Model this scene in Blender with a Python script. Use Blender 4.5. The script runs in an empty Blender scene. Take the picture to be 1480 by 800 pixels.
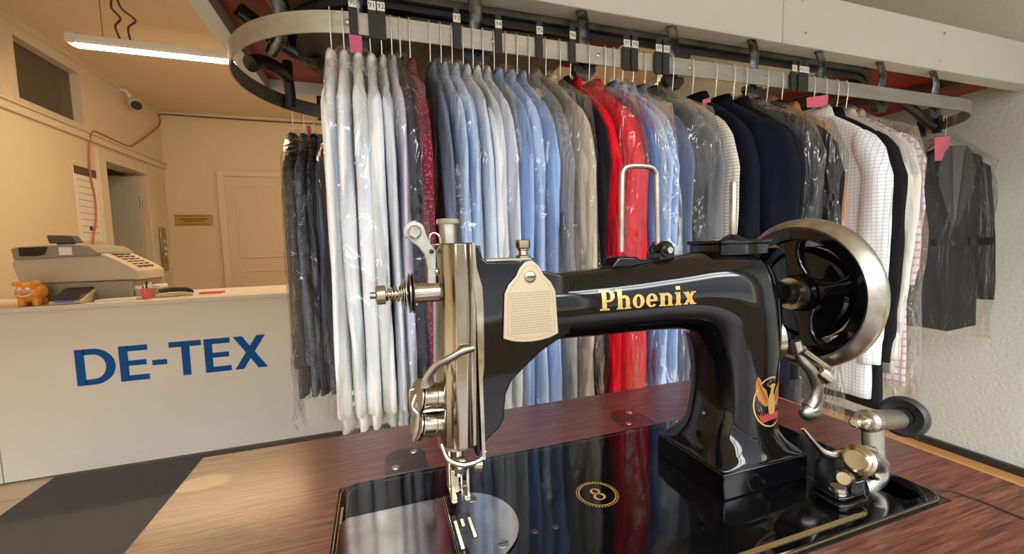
import bpy, bmesh, math, random
from mathutils import Vector, Matrix, noise
from mathutils.bvhtree import BVHTree
from mathutils.geometry import tessellate_polygon
PI = math.pi
random.seed(7)
sc = bpy.context.scene
COL = sc.collection
EYE = 1.08            # height of the camera above the floor; heights below are written relative to it

# ------------------------------------------------------------------ camera
F, YAW, PIT, ROL = 591.505, math.radians(18.3217), math.radians(4.3296), math.radians(-1.66576)
cy_, sy_, cp_, sp_ = math.cos(YAW), math.sin(YAW), math.cos(PIT), math.sin(PIT)
fw = Vector((sy_*cp_, cy_*cp_, -sp_)); rt = Vector((cy_, -sy_, 0)); up = rt.cross(fw)
r2 = math.cos(ROL)*rt + math.sin(ROL)*up; u2 = -math.sin(ROL)*rt + math.cos(ROL)*up
cd = bpy.data.cameras.new('camera'); cam = bpy.data.objects.new('camera', cd); COL.objects.link(cam)
cd.lens = F/1480*36; cd.sensor_width = 36; cd.sensor_fit = 'HORIZONTAL'; cd.clip_start = .01; cd.clip_end = 200
cam.matrix_world = Matrix(((r2.x, u2.x, -fw.x, 0), (r2.y, u2.y, -fw.y, 0), (r2.z, u2.z, -fw.z, 0), (0, 0, 0, 1)))
sc.camera = cam
def ray(x, y): return r2*((x-740)/F) - u2*((y-400)/F) + fw
def PY(x, y, v): r = ray(x, y); return r*(v/r.y)
def PZ(x, y, v): r = ray(x, y); return r*(v/r.z)

# ------------------------------------------------------------------ materials
def mat(name, col, rough=.5, metal=0, coat=0, bump=None, spec=.5, trans=0, sheen=0, coatr=.05):
    m = bpy.data.materials.new(name); m.use_nodes = True
    b = m.node_tree.nodes['Principled BSDF']
    b.inputs['Base Color'].default_value = (*col, 1); b.inputs['Roughness'].default_value = rough
    b.inputs['Metallic'].default_value = metal; b.inputs['Coat Weight'].default_value = coat
    b.inputs['Coat Roughness'].default_value = coatr
    b.inputs['Specular IOR Level'].default_value = spec
    b.inputs['Transmission Weight'].default_value = trans; b.inputs['Sheen Weight'].default_value = sheen
    if bump: add_bump(m, *bump)
    return m
def N(m, t, **k):
    n = m.node_tree.nodes.new(t)
    for a, v in k.items():
        if a in n.inputs: n.inputs[a].default_value = v
        else: setattr(n, a, v)
    return n
def L(m, a, b): m.node_tree.links.new(a, b)
def coords(m, scale=(1, 1, 1), rot=(0, 0, 0), loc=(0, 0, 0)):
    t = N(m, 'ShaderNodeTexCoord'); mp = N(m, 'ShaderNodeMapping')
    mp.inputs['Scale'].default_value = scale; mp.inputs['Rotation'].default_value = rot; mp.inputs['Location'].default_value = loc
    L(m, t.outputs['Object'], mp.inputs['Vector']); return mp.outputs[0]
def add_bump(m, scale, strength, dist=.01, stretch=(1, 1, 1), detail=4):
    nz = N(m, 'ShaderNodeTexNoise', Scale=scale, Detail=detail); L(m, coords(m, stretch), nz.inputs['Vector'])
    bp = N(m, 'ShaderNodeBump', Strength=strength, Distance=dist); L(m, nz.outputs[0], bp.inputs['Height'])
    b = m.node_tree.nodes['Principled BSDF']; L(m, bp.outputs[0], b.inputs['Normal'])
    return nz
def ramp(m, src, stops):
    r = N(m, 'ShaderNodeValToRGB'); e = r.color_ramp.elements
    while len(e) < len(stops): e.new(.5)
    for i, (p, c) in enumerate(stops): e[i].position = p; e[i].color = (*c, 1)
    L(m, src, r.inputs[0]); return r.outputs[0]
def mathn(m, op, a, b=None, c=None):
    n = N(m, 'ShaderNodeMath', operation=op)
    for i, v in enumerate((a, b, c)):
        if v is None: continue
        if isinstance(v, (int, float)): n.inputs[i].default_value = v
        else: L(m, v, n.inputs[i])
    return n.outputs[0]
def mixc(m, f, a, b):
    n = N(m, 'ShaderNodeMix', data_type='RGBA')
    if isinstance(f, (int, float)): n.inputs[0].default_value = f
    else: L(m, f, n.inputs[0])
    for i, v in ((6, a), (7, b)):
        if isinstance(v, tuple): n.inputs[i].default_value = (*v, 1)
        else: L(m, v, n.inputs[i])
    return n.outputs[2]
def base(m, src): L(m, src, m.node_tree.nodes['Principled BSDF'].inputs['Base Color'])

CREAM = (.76, .66, .50)
M = {}
M['wall'] = mat('cream paint', CREAM, .75, bump=(60, .12, .004))
M['ceil'] = mat('ceiling paint', (.78, .66, .49), .8, bump=(25, .08, .004))
M['wallr'] = mat('rough plaster', (.44, .48, .45), .85)
nz = add_bump(M['wallr'], 65, .5, .008, detail=3)
M['trim'] = mat('cream gloss paint', (.74, .66, .52), .4)
M['door'] = mat('door paint', (.70, .60, .44), .5)
M['greydoor'] = mat('grey door leaf', (.52, .53, .47), .55)
M['white_lam'] = mat('white laminate', (.72, .685, .62), .35, bump=(30, .03, .002))
M['blue'] = mat('blue letters', (.006, .09, .31), .65, spec=.15)
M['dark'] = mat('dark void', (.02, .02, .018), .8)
M['black'] = mat('black plastic', (.015, .015, .016), .4)
M['blackgloss'] = mat('black gloss plastic', (.012, .012, .013), .15)
M['enamel'] = mat('black enamel', (.0025, .0025, .003), .06, spec=.40)
add_bump(M['enamel'], 14, .035, .01, detail=2)
# enamel dust and scratches
def worn_metal(name, c1, c2, rough, sc_=40, stretch=(1, 1, 1)):
    m = mat(name, c1, rough, 1)
    nz = N(m, 'ShaderNodeTexNoise', Scale=sc_, Detail=5); L(m, coords(m, stretch), nz.inputs['Vector'])
    base(m, ramp(m, nz.outputs[0], [(.35, c1), (.62, c2)]))
    rr = N(m, 'ShaderNodeMapRange'); L(m, nz.outputs[0], rr.inputs[0])
    rr.inputs[3].default_value = rough*.7; rr.inputs[4].default_value = rough*1.4
    L(m, rr.outputs[0], m.node_tree.nodes['Principled BSDF'].inputs['Roughness'])
    return m
M['nickel'] = worn_metal('worn nickel', (.52, .49, .42), (.34, .29, .21), .2, 60)
M['brassy'] = worn_metal('brassy nickel', (.50, .46, .37), (.36, .30, .20), .24, 50, (1, 1, .3))
M['steel'] = worn_metal('polished steel', (.62, .59, .55), (.46, .41, .38), .09, 25)
M['rail'] = worn_metal('brushed steel', (.50, .50, .46), (.40, .395, .36), .38, 30, (.2, 1, 1))
M['beam'] = mat('painted sheet metal', (.60, .62, .575), .42, 0, bump=(12, .04, .004))
M['brownmetal'] = worn_metal('oily brown steel', (.10, .085, .065), (.17, .15, .12), .5, 12)
M['red'] = mat('red painted panel', (.24, .014, .006), .45)
M['gold'] = mat('gold leaf', (.62, .40, .12), .35, .55)
M['goldold'] = mat('worn gold line', (.26, .19, .08), .4, .5)
M['plate'] = mat('etched brass tag', (.50, .41, .28), .45, .6)
M['nickelmatte'] = worn_metal('satin nickel', (.46, .44, .38), (.32, .30, .25), .34, 70)
M['rubber'] = mat('black rubber', (.02, .02, .02), .45)
M['white'] = mat('white plastic', (.8, .8, .78), .4)
M['label'] = mat('white card', (.85, .85, .80), .6)
M['ink'] = mat('black ink', (.01, .01, .01), .6)
M['pink'] = mat('pink paper', (.75, .16, .26), .8)
M['wire'] = mat('galvanised hanger wire', (.75, .73, .68), .25, .9)
M['redcable'] = mat('red brown cable', (.50, .17, .08), .6)
M['darkcable'] = mat('dark brown cable', (.10, .05, .03), .6)
M['glassdark'] = mat('dark glass', (.10, .09, .075), .08, spec=.6)
M['mat'] = mat('ribbed floor runner', (.065, .064, .066), .9, bump=(90, .6, .006, (1, .15, 1)))
M['orangewood'] = mat('orange wood', (.42, .20, .06), .45, bump=(40, .1, .002, (1, .1, 1)))
M['felt'] = mat('grey cardboard', (.5, .45, .36), .9)

# wood
def wood():
    m = mat('mahogany veneer', (.1, .03, .02), .3, coat=.35, coatr=.18)
    g = N(m, 'ShaderNodeTexNoise', Scale=9, Detail=9, Roughness=.62); L(m, coords(m, (1.3, 30, 30)), g.inputs['Vector'])
    g2 = N(m, 'ShaderNodeTexNoise', Scale=60, Detail=6, Roughness=.7); L(m, coords(m, (.8, 12, 12), (0, 0, .03)), g2.inputs['Vector'])
    mix = mathn(m, 'ADD', mathn(m, 'MULTIPLY', g.outputs[0], .6), mathn(m, 'MULTIPLY', g2.outputs[0], .4))
    red = ramp(m, mix, [(.40, (.036, .010, .007)), (.51, (.12, .034, .020)), (.62, (.22, .072, .040))])
    brn = ramp(m, mix, [(.41, (.022, .010, .005)), (.51, (.085, .038, .018)), (.61, (.17, .082, .040))])
    sx = N(m, 'ShaderNodeSeparateXYZ'); L(m, coords(m, loc=(.18, .22, 0)), sx.inputs[0])
    big = N(m, 'ShaderNodeTexNoise', Scale=6, Detail=3); L(m, coords(m), big.inputs['Vector'])
    x = mathn(m, 'ADD', sx.outputs[0], mathn(m, 'MULTIPLY', big.outputs[0], .12))
    mr = N(m, 'ShaderNodeMapRange'); L(m, x, mr.inputs[0])
    mr.inputs[1].default_value = -.14; mr.inputs[2].default_value = .02; mr.inputs[3].default_value = 1; mr.inputs[4].default_value = 0
    c = mixc(m, mr.outputs[0], red, brn)
    # a bare patch where the veneer has chipped away at the left edge
    def blob(cx, cy, rx, ry):
        a = mathn(m, 'DIVIDE', mathn(m, 'SUBTRACT', sx.outputs[0], cx), rx); b = mathn(m, 'DIVIDE', mathn(m, 'SUBTRACT', sx.outputs[1], cy), ry)
        d = mathn(m, 'ADD', mathn(m, 'MULTIPLY', a, a), mathn(m, 'MULTIPLY', b, b))
        return mathn(m, 'LESS_THAN', mathn(m, 'ADD', d, mathn(m, 'MULTIPLY', mathn(m, 'SUBTRACT', g2.outputs[0], .5), 3.0)), 1)
    c = mixc(m, mathn(m, 'MULTIPLY', blob(-.160, .505, .022, .012), .6), c, (.12, .07, .03))
    c = mixc(m, blob(-.188, .506, .026, .015), c, (.26, .16, .08))
    base(m, c)
    bp = N(m, 'ShaderNodeBump', Strength=.22, Distance=.002); L(m, mix, bp.inputs['Height'])
    b = m.node_tree.nodes['Principled BSDF']; L(m, bp.outputs[0], b.inputs['Normal'])
    rr = N(m, 'ShaderNodeMapRange'); L(m, mix, rr.inputs[0]); rr.inputs[3].default_value = .45; rr.inputs[4].default_value = .18
    L(m, rr.outputs[0], b.inputs['Roughness'])
    return m
M['wood'] = wood()
def tile():
    m = mat('beige floor tile', (.55, .44, .30), .45)
    br = N(m, 'ShaderNodeTexBrick', Scale=1.0); br.offset = 0
    br.inputs['Brick Width'].default_value = .33; br.inputs['Row Height'].default_value = .33; br.inputs['Mortar Size'].default_value = .004
    br.inputs['Color1'].default_value = (.60, .47, .31, 1); br.inputs['Color2'].default_value = (.56, .44, .30, 1); br.inputs['Mortar'].default_value = (.3, .25, .2, 1)
    L(m, coords(m), br.inputs['Vector']); base(m, br.outputs[0]); return m
M['floor'] = tile()

def fabric(name, col, rough=.9, pattern=None, c2=(0, 0, 0), scale=1, wr=1.0, sheen=.15):
    m = mat(name, col, rough, sheen=sheen if min(col) > .15 else 0, spec=.25 if min(col) > .1 else .12)
    nz = N(m, 'ShaderNodeTexNoise', Scale=9, Detail=4, Roughness=.55); L(m, coords(m, (2.5, 2.2, .55)), nz.inputs['Vector'])
    f2 = N(m, 'ShaderNodeTexNoise', Scale=600, Detail=1); L(m, coords(m), f2.inputs['Vector'])
    h = mathn(m, 'ADD', nz.outputs[0], mathn(m, 'MULTIPLY', f2.outputs[0], .015))
    bp = N(m, 'ShaderNodeBump', Strength=.55*wr, Distance=.03); L(m, h, bp.inputs['Height'])
    L(m, bp.outputs[0], m.node_tree.nodes['Principled BSDF'].inputs['Normal'])
    if pattern:
        sx = N(m, 'ShaderNodeSeparateXYZ'); L(m, coords(m), sx.inputs[0])
        def line(o, s, w): return mathn(m, 'LESS_THAN', mathn(m, 'FRACT', mathn(m, 'MULTIPLY', mathn(m, 'ADD', o, 10), s)), w)
        if pattern == 'check':
            f = mathn(m, 'MAXIMUM', line(sx.outputs[1], 100, .13), line(sx.outputs[2], 100, .13))
        elif pattern == 'stripe':
            f = line(sx.outputs[1], 140*scale, .4)
        elif pattern == 'wide':
            f = mathn(m, 'MAXIMUM', line(sx.outputs[1], 60, .25), line(sx.outputs[2], 45, .3))
        elif pattern == 'dots':
            v = N(m, 'ShaderNodeTexVoronoi', Scale=190*scale); L(m, coords(m), v.inputs['Vector'])
            f = mathn(m, 'LESS_THAN', v.outputs['Distance'], .33)
        elif pattern == 'rib':
            f = line(sx.outputs[2], 130, .45)
        base(m, mixc(m, f, col, c2))
    return m
M['satin'] = mat('black lapel cloth', (.022, .022, .026), .55)
FB = dict(
 white=fabric('white cotton', (.80, .82, .84)), white2=fabric('off white cotton', (.74, .76, .77)), paleblue=fabric('very pale blue cotton', (.62, .69, .80)),
 greywhite=fabric('pale grey cotton', (.58, .62, .68)), lavender=fabric('lavender cotton', (.55, .52, .66)), darknavy=fabric('dark navy cotton', (.022, .028, .055)),
 burgundy=fabric('burgundy cotton', (.20, .020, .045), pattern='dots', c2=(.42, .14, .18)), lightblue=fabric('light blue cotton', (.38, .53, .80)),
 blue=fabric('mid blue cotton', (.27, .42, .72)), skyblue=fabric('sky blue cotton', (.44, .60, .84)), denim=fabric('denim blue cotton', (.11, .19, .42)),
 slate=fabric('slate cotton', (.13, .16, .24)), grey=fabric('grey wool', (.20, .20, .21), pattern='stripe', c2=(.26, .26, .27)), beige=fabric('beige cotton', (.50, .43, .33)),
 black=fabric('black wool', (.012, .012, .014)), red=fabric('bright red cloth', (.70, .008, .022), .6, wr=1.6), darkgrey=fabric('charcoal wool', (.045, .047, .055)),
 navy=fabric('navy wool coat', (.004, .006, .014), wr=.5), cream=fabric('cream rib knit', (.62, .60, .52), pattern='rib', c2=(.44, .42, .36)), midgrey=fabric('mid grey wool', (.16, .17, .19)),
 tan=fabric('tan suede', (.50, .25, .09)), check=fabric('white cloth with blue grid check', (.74, .76, .79), pattern='check', c2=(.40, .48, .64), wr=.5),
 ivory=fabric('ivory cotton', (.66, .65, .60)), pinkcheck=fabric('white with pink plaid', (.70, .68, .68), pattern='wide', c2=(.62, .34, .42)),
 patterned=fabric('dark grey pinpoint cotton', (.055, .056, .062), pattern='dots', c2=(.13, .135, .15)), navydots=fabric('slate blue pinpoint cotton', (.09, .115, .17), pattern='dots', c2=(.24, .28, .36)),
 navystripe=fabric('navy striped cotton', (.018, .022, .042), pattern='stripe', c2=(.10, .12, .18), scale=.7), suit=fabric('black suit wool', (.007, .007, .009), .7, wr=.35),
)
def plastic(mult, sc_):
    m = bpy.data.materials.new('clear plastic film'); m.use_nodes = True
    nt = m.node_tree; nt.nodes.remove(nt.nodes['Principled BSDF']); out = nt.nodes['Material Output']
    nz = N(m, 'ShaderNodeTexNoise', Scale=sc_, Detail=3, Roughness=.5, Distortion=1.4); L(m, coords(m, (2.4, 2.4, .7)), nz.inputs['Vector'])
    bp = N(m, 'ShaderNodeBump', Strength=.8, Distance=.045); L(m, nz.outputs[0], bp.inputs['Height'])
    tr = N(m, 'ShaderNodeBsdfTransparent'); tr.inputs[0].default_value = (.99, .99, .985, 1)
    gl = N(m, 'ShaderNodeBsdfGlossy'); gl.inputs['Roughness'].default_value = .06; gl.inputs[0].default_value = (1, 1, 1, 1); L(m, bp.outputs[0], gl.inputs['Normal'])
    df = N(m, 'ShaderNodeBsdfTranslucent'); df.inputs[0].default_value = (.85, .86, .87, 1)
    d2 = N(m, 'ShaderNodeBsdfDiffuse'); d2.inputs[0].default_value = (.85, .86, .87, 1); L(m, bp.outputs[0], d2.inputs['Normal'])
    md = N(m, 'ShaderNodeMixShader', Fac=.5); L(m, df.outputs[0], md.inputs[1]); L(m, d2.outputs[0], md.inputs[2])
    m1 = N(m, 'ShaderNodeMixShader', Fac=.025); L(m, tr.outputs[0], m1.inputs[1]); L(m, md.outputs[0], m1.inputs[2])
    fr = N(m, 'ShaderNodeFresnel', IOR=1.45); L(m, bp.outputs[0], fr.inputs['Normal'])
    f = mathn(m, 'MINIMUM', mathn(m, 'MULTIPLY', fr.outputs[0], mult), .5)
    m2 = N(m, 'ShaderNodeMixShader'); L(m, f, m2.inputs[0]); L(m, m1.outputs[0], m2.inputs[1]); L(m, gl.outputs[0], m2.inputs[2])
    L(m, m2.outputs[0], out.inputs[0]); return m
M['plastic'] = plastic(1.1, 6.5); M['plastic_thin'] = plastic(.6, 4.5)
def emit(name, col, s):
    m = bpy.data.materials.new(name); m.use_nodes = True
    b = m.node_tree.nodes['Principled BSDF']; b.inputs['Base Color'].default_value = (*col, 1)
    b.inputs['Emission Color'].default_value = (*col, 1); b.inputs['Emission Strength'].default_value = s; return m

# ------------------------------------------------------------------ mesh builder
class MB:
    def __init__(s): s.v = []; s.f = []
    def add(s, vs, fs):
        o = len(s.v); s.v += [Vector(v) for v in vs]; s.f += [tuple(i+o for i in f) for f in fs]; return s
    def box(s, x0, x1, y0, y1, z0, z1):
        vs = [(x, y, z) for x in (x0, x1) for y in (y0, y1) for z in (z0, z1)]
        return s.add(vs, [(0, 1, 3, 2), (4, 6, 7, 5), (0, 4, 5, 1), (2, 3, 7, 6), (0, 2, 6, 4), (1, 5, 7, 3)])
    def loft(s, rings, cap=True, closed=True):
        n = len(rings[0]); vs = [p for r in rings for p in r]; fs = []
        for i in range(len(rings)-1):
            for j in range(n if closed else n-1):
                k = (j+1) % n; fs.append((i*n+j, i*n+k, (i+1)*n+k, (i+1)*n+j))
        if cap and closed: fs.append(tuple(range(n))[::-1]); fs.append(tuple((len(rings)-1)*n+j for j in range(n)))
        return s.add(vs, fs)
    def cyl(s, a, b, r, r1=None, n=24, cap=True):
        a, b = Vector(a), Vector(b); r1 = r if r1 is None else r1
        return s.lathe(a, b, [(0, r), (1, r1)], n, cap)
    def lathe(s, a, b, prof, n=32, cap=True):
        "profile: (t along a-b, radius)"
        a, b = Vector(a), Vector(b); d = (b-a).normalized()
        u = d.orthogonal().normalized(); w = d.cross(u); rings = []
        for t, r in prof:
            c = a+(b-a)*t; rings.append([c+(u*math.cos(2*PI*k/n)+w*math.sin(2*PI*k/n))*max(r, 1e-5) for k in range(n)])
        return s.loft(rings, cap)
    def tube(s, pts, r, n=12, ry=None, smooth=True, upv=None, cap=True):
        pts = [Vector(p) for p in pts]; rs = r if isinstance(r, (list, tuple)) else [r]*len(pts)
        if smooth and len(pts) > 2: pts, rs = spline(pts, rs)
        rings = []; u = None
        for i, p in enumerate(pts):
            d = (pts[min(i+1, len(pts)-1)]-pts[max(i-1, 0)]).normalized()
            if upv: u = (Vector(upv)-d*d.dot(Vector(upv))).normalized()
            elif u is None: u = d.orthogonal().normalized()
            else: u = (u-d*d.dot(u)).normalized()
            w = d.cross(u); k_ = (ry if ry else 1)
            rings.append([p+(u*math.cos(2*PI*k/n)*k_+w*math.sin(2*PI*k/n))*rs[i] for k in range(n)])
        return s.loft(rings, cap)
    def sphere(s, c, r, n=24, sc=(1, 1, 1)):
        c = Vector(c); rings = []
        for i in range(n//2+1):
            a = PI*i/(n//2); q = max(math.sin(a), 1e-3)
            rings.append([c+Vector((q*math.cos(2*PI*k/n)*r*sc[0], q*math.sin(2*PI*k/n)*r*sc[1], -math.cos(a)*r*sc[2])) for k in range(n)])
        return s.loft(rings)
    def prism(s, poly, axis, a, b):
        "poly in the plane of the other two axes, extruded along axis 0/1/2 from a to b"
        def P(p, t):
            q = list(p); q.insert(axis, t); return q
        n = len(poly); vs = [P(p, a) for p in poly]+[P(p, b) for p in poly]
        fs = [(j, (j+1) % n, (j+1) % n+n, j+n) for j in range(n)]+[tuple(range(n))[::-1], tuple(range(n, 2*n))]
        return s.add(vs, fs)
    def mesh(s, name, m, shift=None, sharp=35):
        bm = bmesh.new(); sh = Vector(shift) if shift else Vector((0, 0, 0))
        vs = [bm.verts.new(v-sh) for v in s.v]
        for f in s.f:
            try: bm.faces.new([vs[i] for i in f])
            except ValueError: pass
        bmesh.ops.recalc_face_normals(bm, faces=bm.faces)
        me = bpy.data.meshes.new(name); bm.to_mesh(me); bm.free()
        for p in me.polygons: p.use_smooth = True
        me.set_sharp_from_angle(angle=math.radians(sharp))
        me.materials.append(m); return me
def spline(pts, rs, k=6):
    op, orr = [], []
    for i in range(len(pts)-1):
        p0, p1, p2, p3 = pts[max(i-1, 0)], pts[i], pts[i+1], pts[min(i+2, len(pts)-1)]
        for j in range(k):
            t = j/k; op.append(.5*((2*p1)+(p2-p0)*t+(2*p0-5*p1+4*p2-p3)*t*t+(3*p1-p0-3*p2+p3)*t**3))
            orr.append(rs[i]*(1-t)+rs[i+1]*t)
    op.append(pts[-1]); orr.append(rs[-1]); return op, orr

def bev(o, w, n=3, ang=35):
    m = o.modifiers.new('bevel', 'BEVEL'); m.width = w; m.segments = n; m.limit_method = 'ANGLE'; m.angle_limit = math.radians(ang); m.harden_normals = False
    return o
def thing(name, label, cat, loc=(0, 0, 0), rz=0, group=None):
    o = bpy.data.objects.new(name, None); COL.objects.link(o); o.location = loc; o.rotation_euler = (0, 0, rz)
    o.empty_display_size = .05; o['label'] = label; o['category'] = cat
    if group: o['group'] = group
    return o
def part(name, mb, m, parent, world=True, label=None, b=0, sharp=35):
    "world: the mesh is written in room coordinates; the parent must be unrotated"
    off = Vector((0, 0, 0))
    if world:
        q = parent
        while q: off += q.location; q = q.parent
    o = bpy.data.objects.new(name, mb.mesh(name, m, off, sharp)); COL.objects.link(o); o.parent = parent
    if label: o['label'] = label
    if b: bev(o, b)
    return o
def solo(name, mb, m, label=None, cat=None, group=None, kind=None, b=0, sharp=35):
    xs = [v.x for v in mb.v]; ys = [v.y for v in mb.v]; zs = [v.z for v in mb.v]
    c = Vector(((min(xs)+max(xs))/2, (min(ys)+max(ys))/2, min(zs)))
    o = bpy.data.objects.new(name, mb.mesh(name, m, c, sharp)); COL.objects.link(o); o.location = c
    if label: o['label'] = label; o['category'] = cat
    if group: o['group'] = group
    if kind: o['kind'] = kind
    if b: bev(o, b)
    return o
def struct(name, mb, m, b=0): 
    return solo(name, mb, m, kind='structure', b=b)

# 2-D shapes, each a list of polygons
def bx(x0, y0, x1, y1): return [(x0, y0), (x1, y0), (x1, y1), (x0, y1)]
def arc(cx, cy, rx, ry, a0, a1, t, n=14, ty=None):
    ty = t if ty is None else ty; out = []
    for i in range(n):
        a, b = math.radians(a0+(a1-a0)*i/n), math.radians(a0+(a1-a0)*(i+1)/n)
        out.append([(cx+rx*math.cos(a), cy+ry*math.sin(a)), (cx+rx*math.cos(b), cy+ry*math.sin(b)),
                    (cx+(rx-t)*math.cos(b), cy+(ry-ty)*math.sin(b)), (cx+(rx-t)*math.cos(a), cy+(ry-ty)*math.sin(a))])
    return out
def flat_shape(polys, fn, sub=None):
    mb = MB()
    for p in polys:
        vs = [Vector((x, y, 0)) for x, y in p]
        tris = tessellate_polygon([vs]); mb.add(vs, [tuple(t) for t in tris])
    if sub:
        bm = bmesh.new(); vv = [bm.verts.new(v) for v in mb.v]
        for f in mb.f:
            try: bm.faces.new([vv[i] for i in f])
            except ValueError: pass
        for _ in range(6):
            es = [e for e in bm.edges if e.calc_length() > sub]
            if not es: break
            bmesh.ops.subdivide_edges(bm, edges=es, cuts=1); bmesh.ops.triangulate(bm, faces=bm.faces)
        bm.verts.index_update(); mb = MB(); mb.v = [v.co.copy() for v in bm.verts]; mb.f = [tuple(v.index for v in f.verts) for f in bm.faces]; bm.free()
    mb.v = [Vector(fn(v.x, v.y)) for v in mb.v]
    return mb
def onto(bvh, x, z, y0=.2, off=.00035):
    h = bvh.ray_cast(Vector((x, y0, z)), Vector((0, 1, 0)))
    return Vector((x, (h[0].y if h[0] else .33)-off, z))
def text_polys(s, size):
    cu = bpy.data.curves.new('t', 'FONT'); cu.body = s; cu.size = size; cu.align_x = 'CENTER'; cu.align_y = 'CENTER'; cu.resolution_u = 2
    o = bpy.data.objects.new('t', cu); me = bpy.data.meshes.new_from_object(o)
    ps = [[(me.vertices[i].co.x, me.vertices[i].co.y) for i in p.vertices] for p in me.polygons]
    bpy.data.objects.remove(o); bpy.data.curves.remove(cu); bpy.data.meshes.remove(me); return ps

# ================================================================== ROOM
FL, CE = -EYE, 1.60
XL, XR, YB, YF = -2.2, 2.66, 5.65, -1.5
struct('floor', MB().box(XL-1.6, XR+.1, YF-.1, YB+.1, FL-.05, FL), M['floor'])
struct('ceiling', MB().box(XL-1.6, XR+.1, YF-.1, YB+.1, CE, CE+.05), M['ceil'])
struct('wall_back', MB().box(XL-1.6, XR+.1, YB, YB+.1, FL, CE), M['wall'])
struct('wall_right', MB().box(XR, XR+.1, YF, YB, FL, CE), M['wallr'])
# left wall with transom windows and a doorway
w = MB(); T = XL-.14
def wl(y0, y1, z0, z1): w.box(T, XL, y0, y1, z0, z1)
wz0, wz1 = 1.05, 1.515
wl(YF, YB, wz1, CE); wl(YF, 4.53, .835, wz0); wl(5.20, YB, FL, wz0); wl(4.53, 5.20, .835, wz0)
wl(YF, 4.53, FL, .835); wl(4.37, YB, wz0, wz1); wl(3.58, 3.66, wz0, wz1); wl(YF, 2.7, wz0, wz1)
struct('wall_left', w, M['wall'])
def window(n, y0, y1):
    o = bpy.data.objects.new('window_%d' % n, MB().box(XL-.07, XL-.062, y0, y1, wz0, wz1).mesh('pane', M['glassdark'], (XL, (y0+y1)/2, wz0)))
    COL.objects.link(o); o.location = (XL, (y0+y1)/2, wz0); o['kind'] = 'structure'
    f = MB()
    for a, b, c, d in ((y0, y0+.03, wz0, wz1), (y1-.03, y1, wz0, wz1), (y0+.03, y1-.03, wz1-.03, wz1), (y0+.03, y1-.03, wz0, wz0+.03)): f.box(XL-.09, XL+.008, a, b, c, d)
    part('window_frame', f, M['trim'], o, b=.003)
window(1, 3.66, 4.37); window(2, 2.7, 3.58)
struct('trim_1', MB().box(XL, XL+.025, YF, YB, .965, 1.018).box(XL, XL+.04, YF, YB, 1.018, 1.036), M['trim'], b=.004)
struct('trim_2', MB().box(XL, XL+.03, 4.42, 4.53, FL, .93).box(XL, XL+.03, 5.20, 5.30, FL, .93).box(XL, XL+.03, 4.53, 5.20, .835, .93), M['trim'], b=.004)
struct('trim_3', MB().box(XL, XR, YB-.025, YB, CE-.03, CE), M['trim'], b=.004)
struct('trim_4', MB().box(XL, XL+.02, YF, YB, CE-.035, CE), M['trim'], b=.004)
# side room behind the doorway
s = MB().box(XL-1.5, XL-1.45, 3.9, YB, FL, CE).box(XL-1.5, XL-.15, 3.85, 3.9, FL, CE); struct('wall_side_room', s, M['wall'])
# grey door leaf standing open into the side room, hinged on the far jamb
d = MB().box(XL-.80, XL-.02, 5.10, 5.14, FL+.01, .80)
dl = solo('door_1', d, M['greydoor'], kind='structure')
part('door_handle', MB().tube([(XL-.72, 5.10, -.06), (XL-.72, 5.05, -.06), (XL-.62, 5.05, -.06)], .009, smooth=False), M['nickel'], dl)
for hz in (.55, -.7): part('hinge', MB().cyl((XL-.012, 5.13, hz-.05), (XL-.012, 5.13, hz+.05), .010), M['nickel'], dl)
# door in the back wall
x0, x1 = -1.69, -.80
d = MB().box(x0+.07, x1-.07, YB-.035, YB-.002, FL+.01, .90); dd = solo('door_2', d, M['door'], kind='structure')
f = MB()
for a, b, c, e in ((x0, x0+.07, FL, .965), (x1-.07, x1, FL, .965), (x0+.07, x1-.07, .90, .965)): f.box(a, b, YB-.055, YB, c, e)
part('door_frame', f, M['trim'], dd, b=.006)
pn = MB()
for c, e in ((-.05, .80), (-.95, -.20)):
    for a0, a1, b0, b1 in ((x0+.17, x0+.185, c, e), (x1-.185, x1-.17, c, e), (x0+.17, x1-.17, e-.015, e), (x0+.17, x1-.17, c, c+.015)): pn.box(a0, a1, YB-.045, YB-.034, b0, b1)
part('panel_moulding', pn, M['trim'], dd, b=.003)
# window wall behind the camera
fwl = MB()
wx0, wx1, z0, z1 = -1.9, 2.45, -.45, 1.45
fwl.box(XL-1.6, wx0, YF-.12, YF, FL, CE).box(wx1, XR+.1, YF-.12, YF, FL, CE).box(wx0, wx1, YF-.12, YF, FL, z0).box(wx0, wx1, YF-.12, YF, z1, CE)
struct('wall_front', fwl, M['wall'])
f = MB()
for x in (wx0, -.45, 1.0, wx1-.06): f.box(x, x+.06, YF-.09, YF-.03, z0, z1)
f.box(wx0, wx1, YF-.09, YF-.03, z0, z0+.06).box(wx0, wx1, YF-.09, YF-.03, z1-.06, z1).box(wx0, wx1, YF-.09, YF-.03, 1.05, 1.09)
struct('window_3', f, M['trim'])
# street outside the window: ground and a grey house front across the road
solo('street', MB().box(-30, 30, -34, YF-.2, FL-.35, FL-.25), mat('asphalt', (.07, .07, .075), .9), kind='structure')
hf = MB().box(-25, 30, -21, -20, FL-.25, 8.6)
solo('street_facade', hf, mat('grey render', (.10, .10, .10), .9), kind='structure')
# right wall skirting
struct('floor_strip', MB().box(2.05, XR, YF, YB, FL, FL+.006), M['orangewood'])
struct('baseboard_right', MB().box(XR-.024, XR, YF, YB, FL+.006, FL+.040), M['black'])
struct('baseboard_left', MB().box(XL, XL+.015, YF, 4.42, FL, FL+.07), M['trim'])

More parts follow.
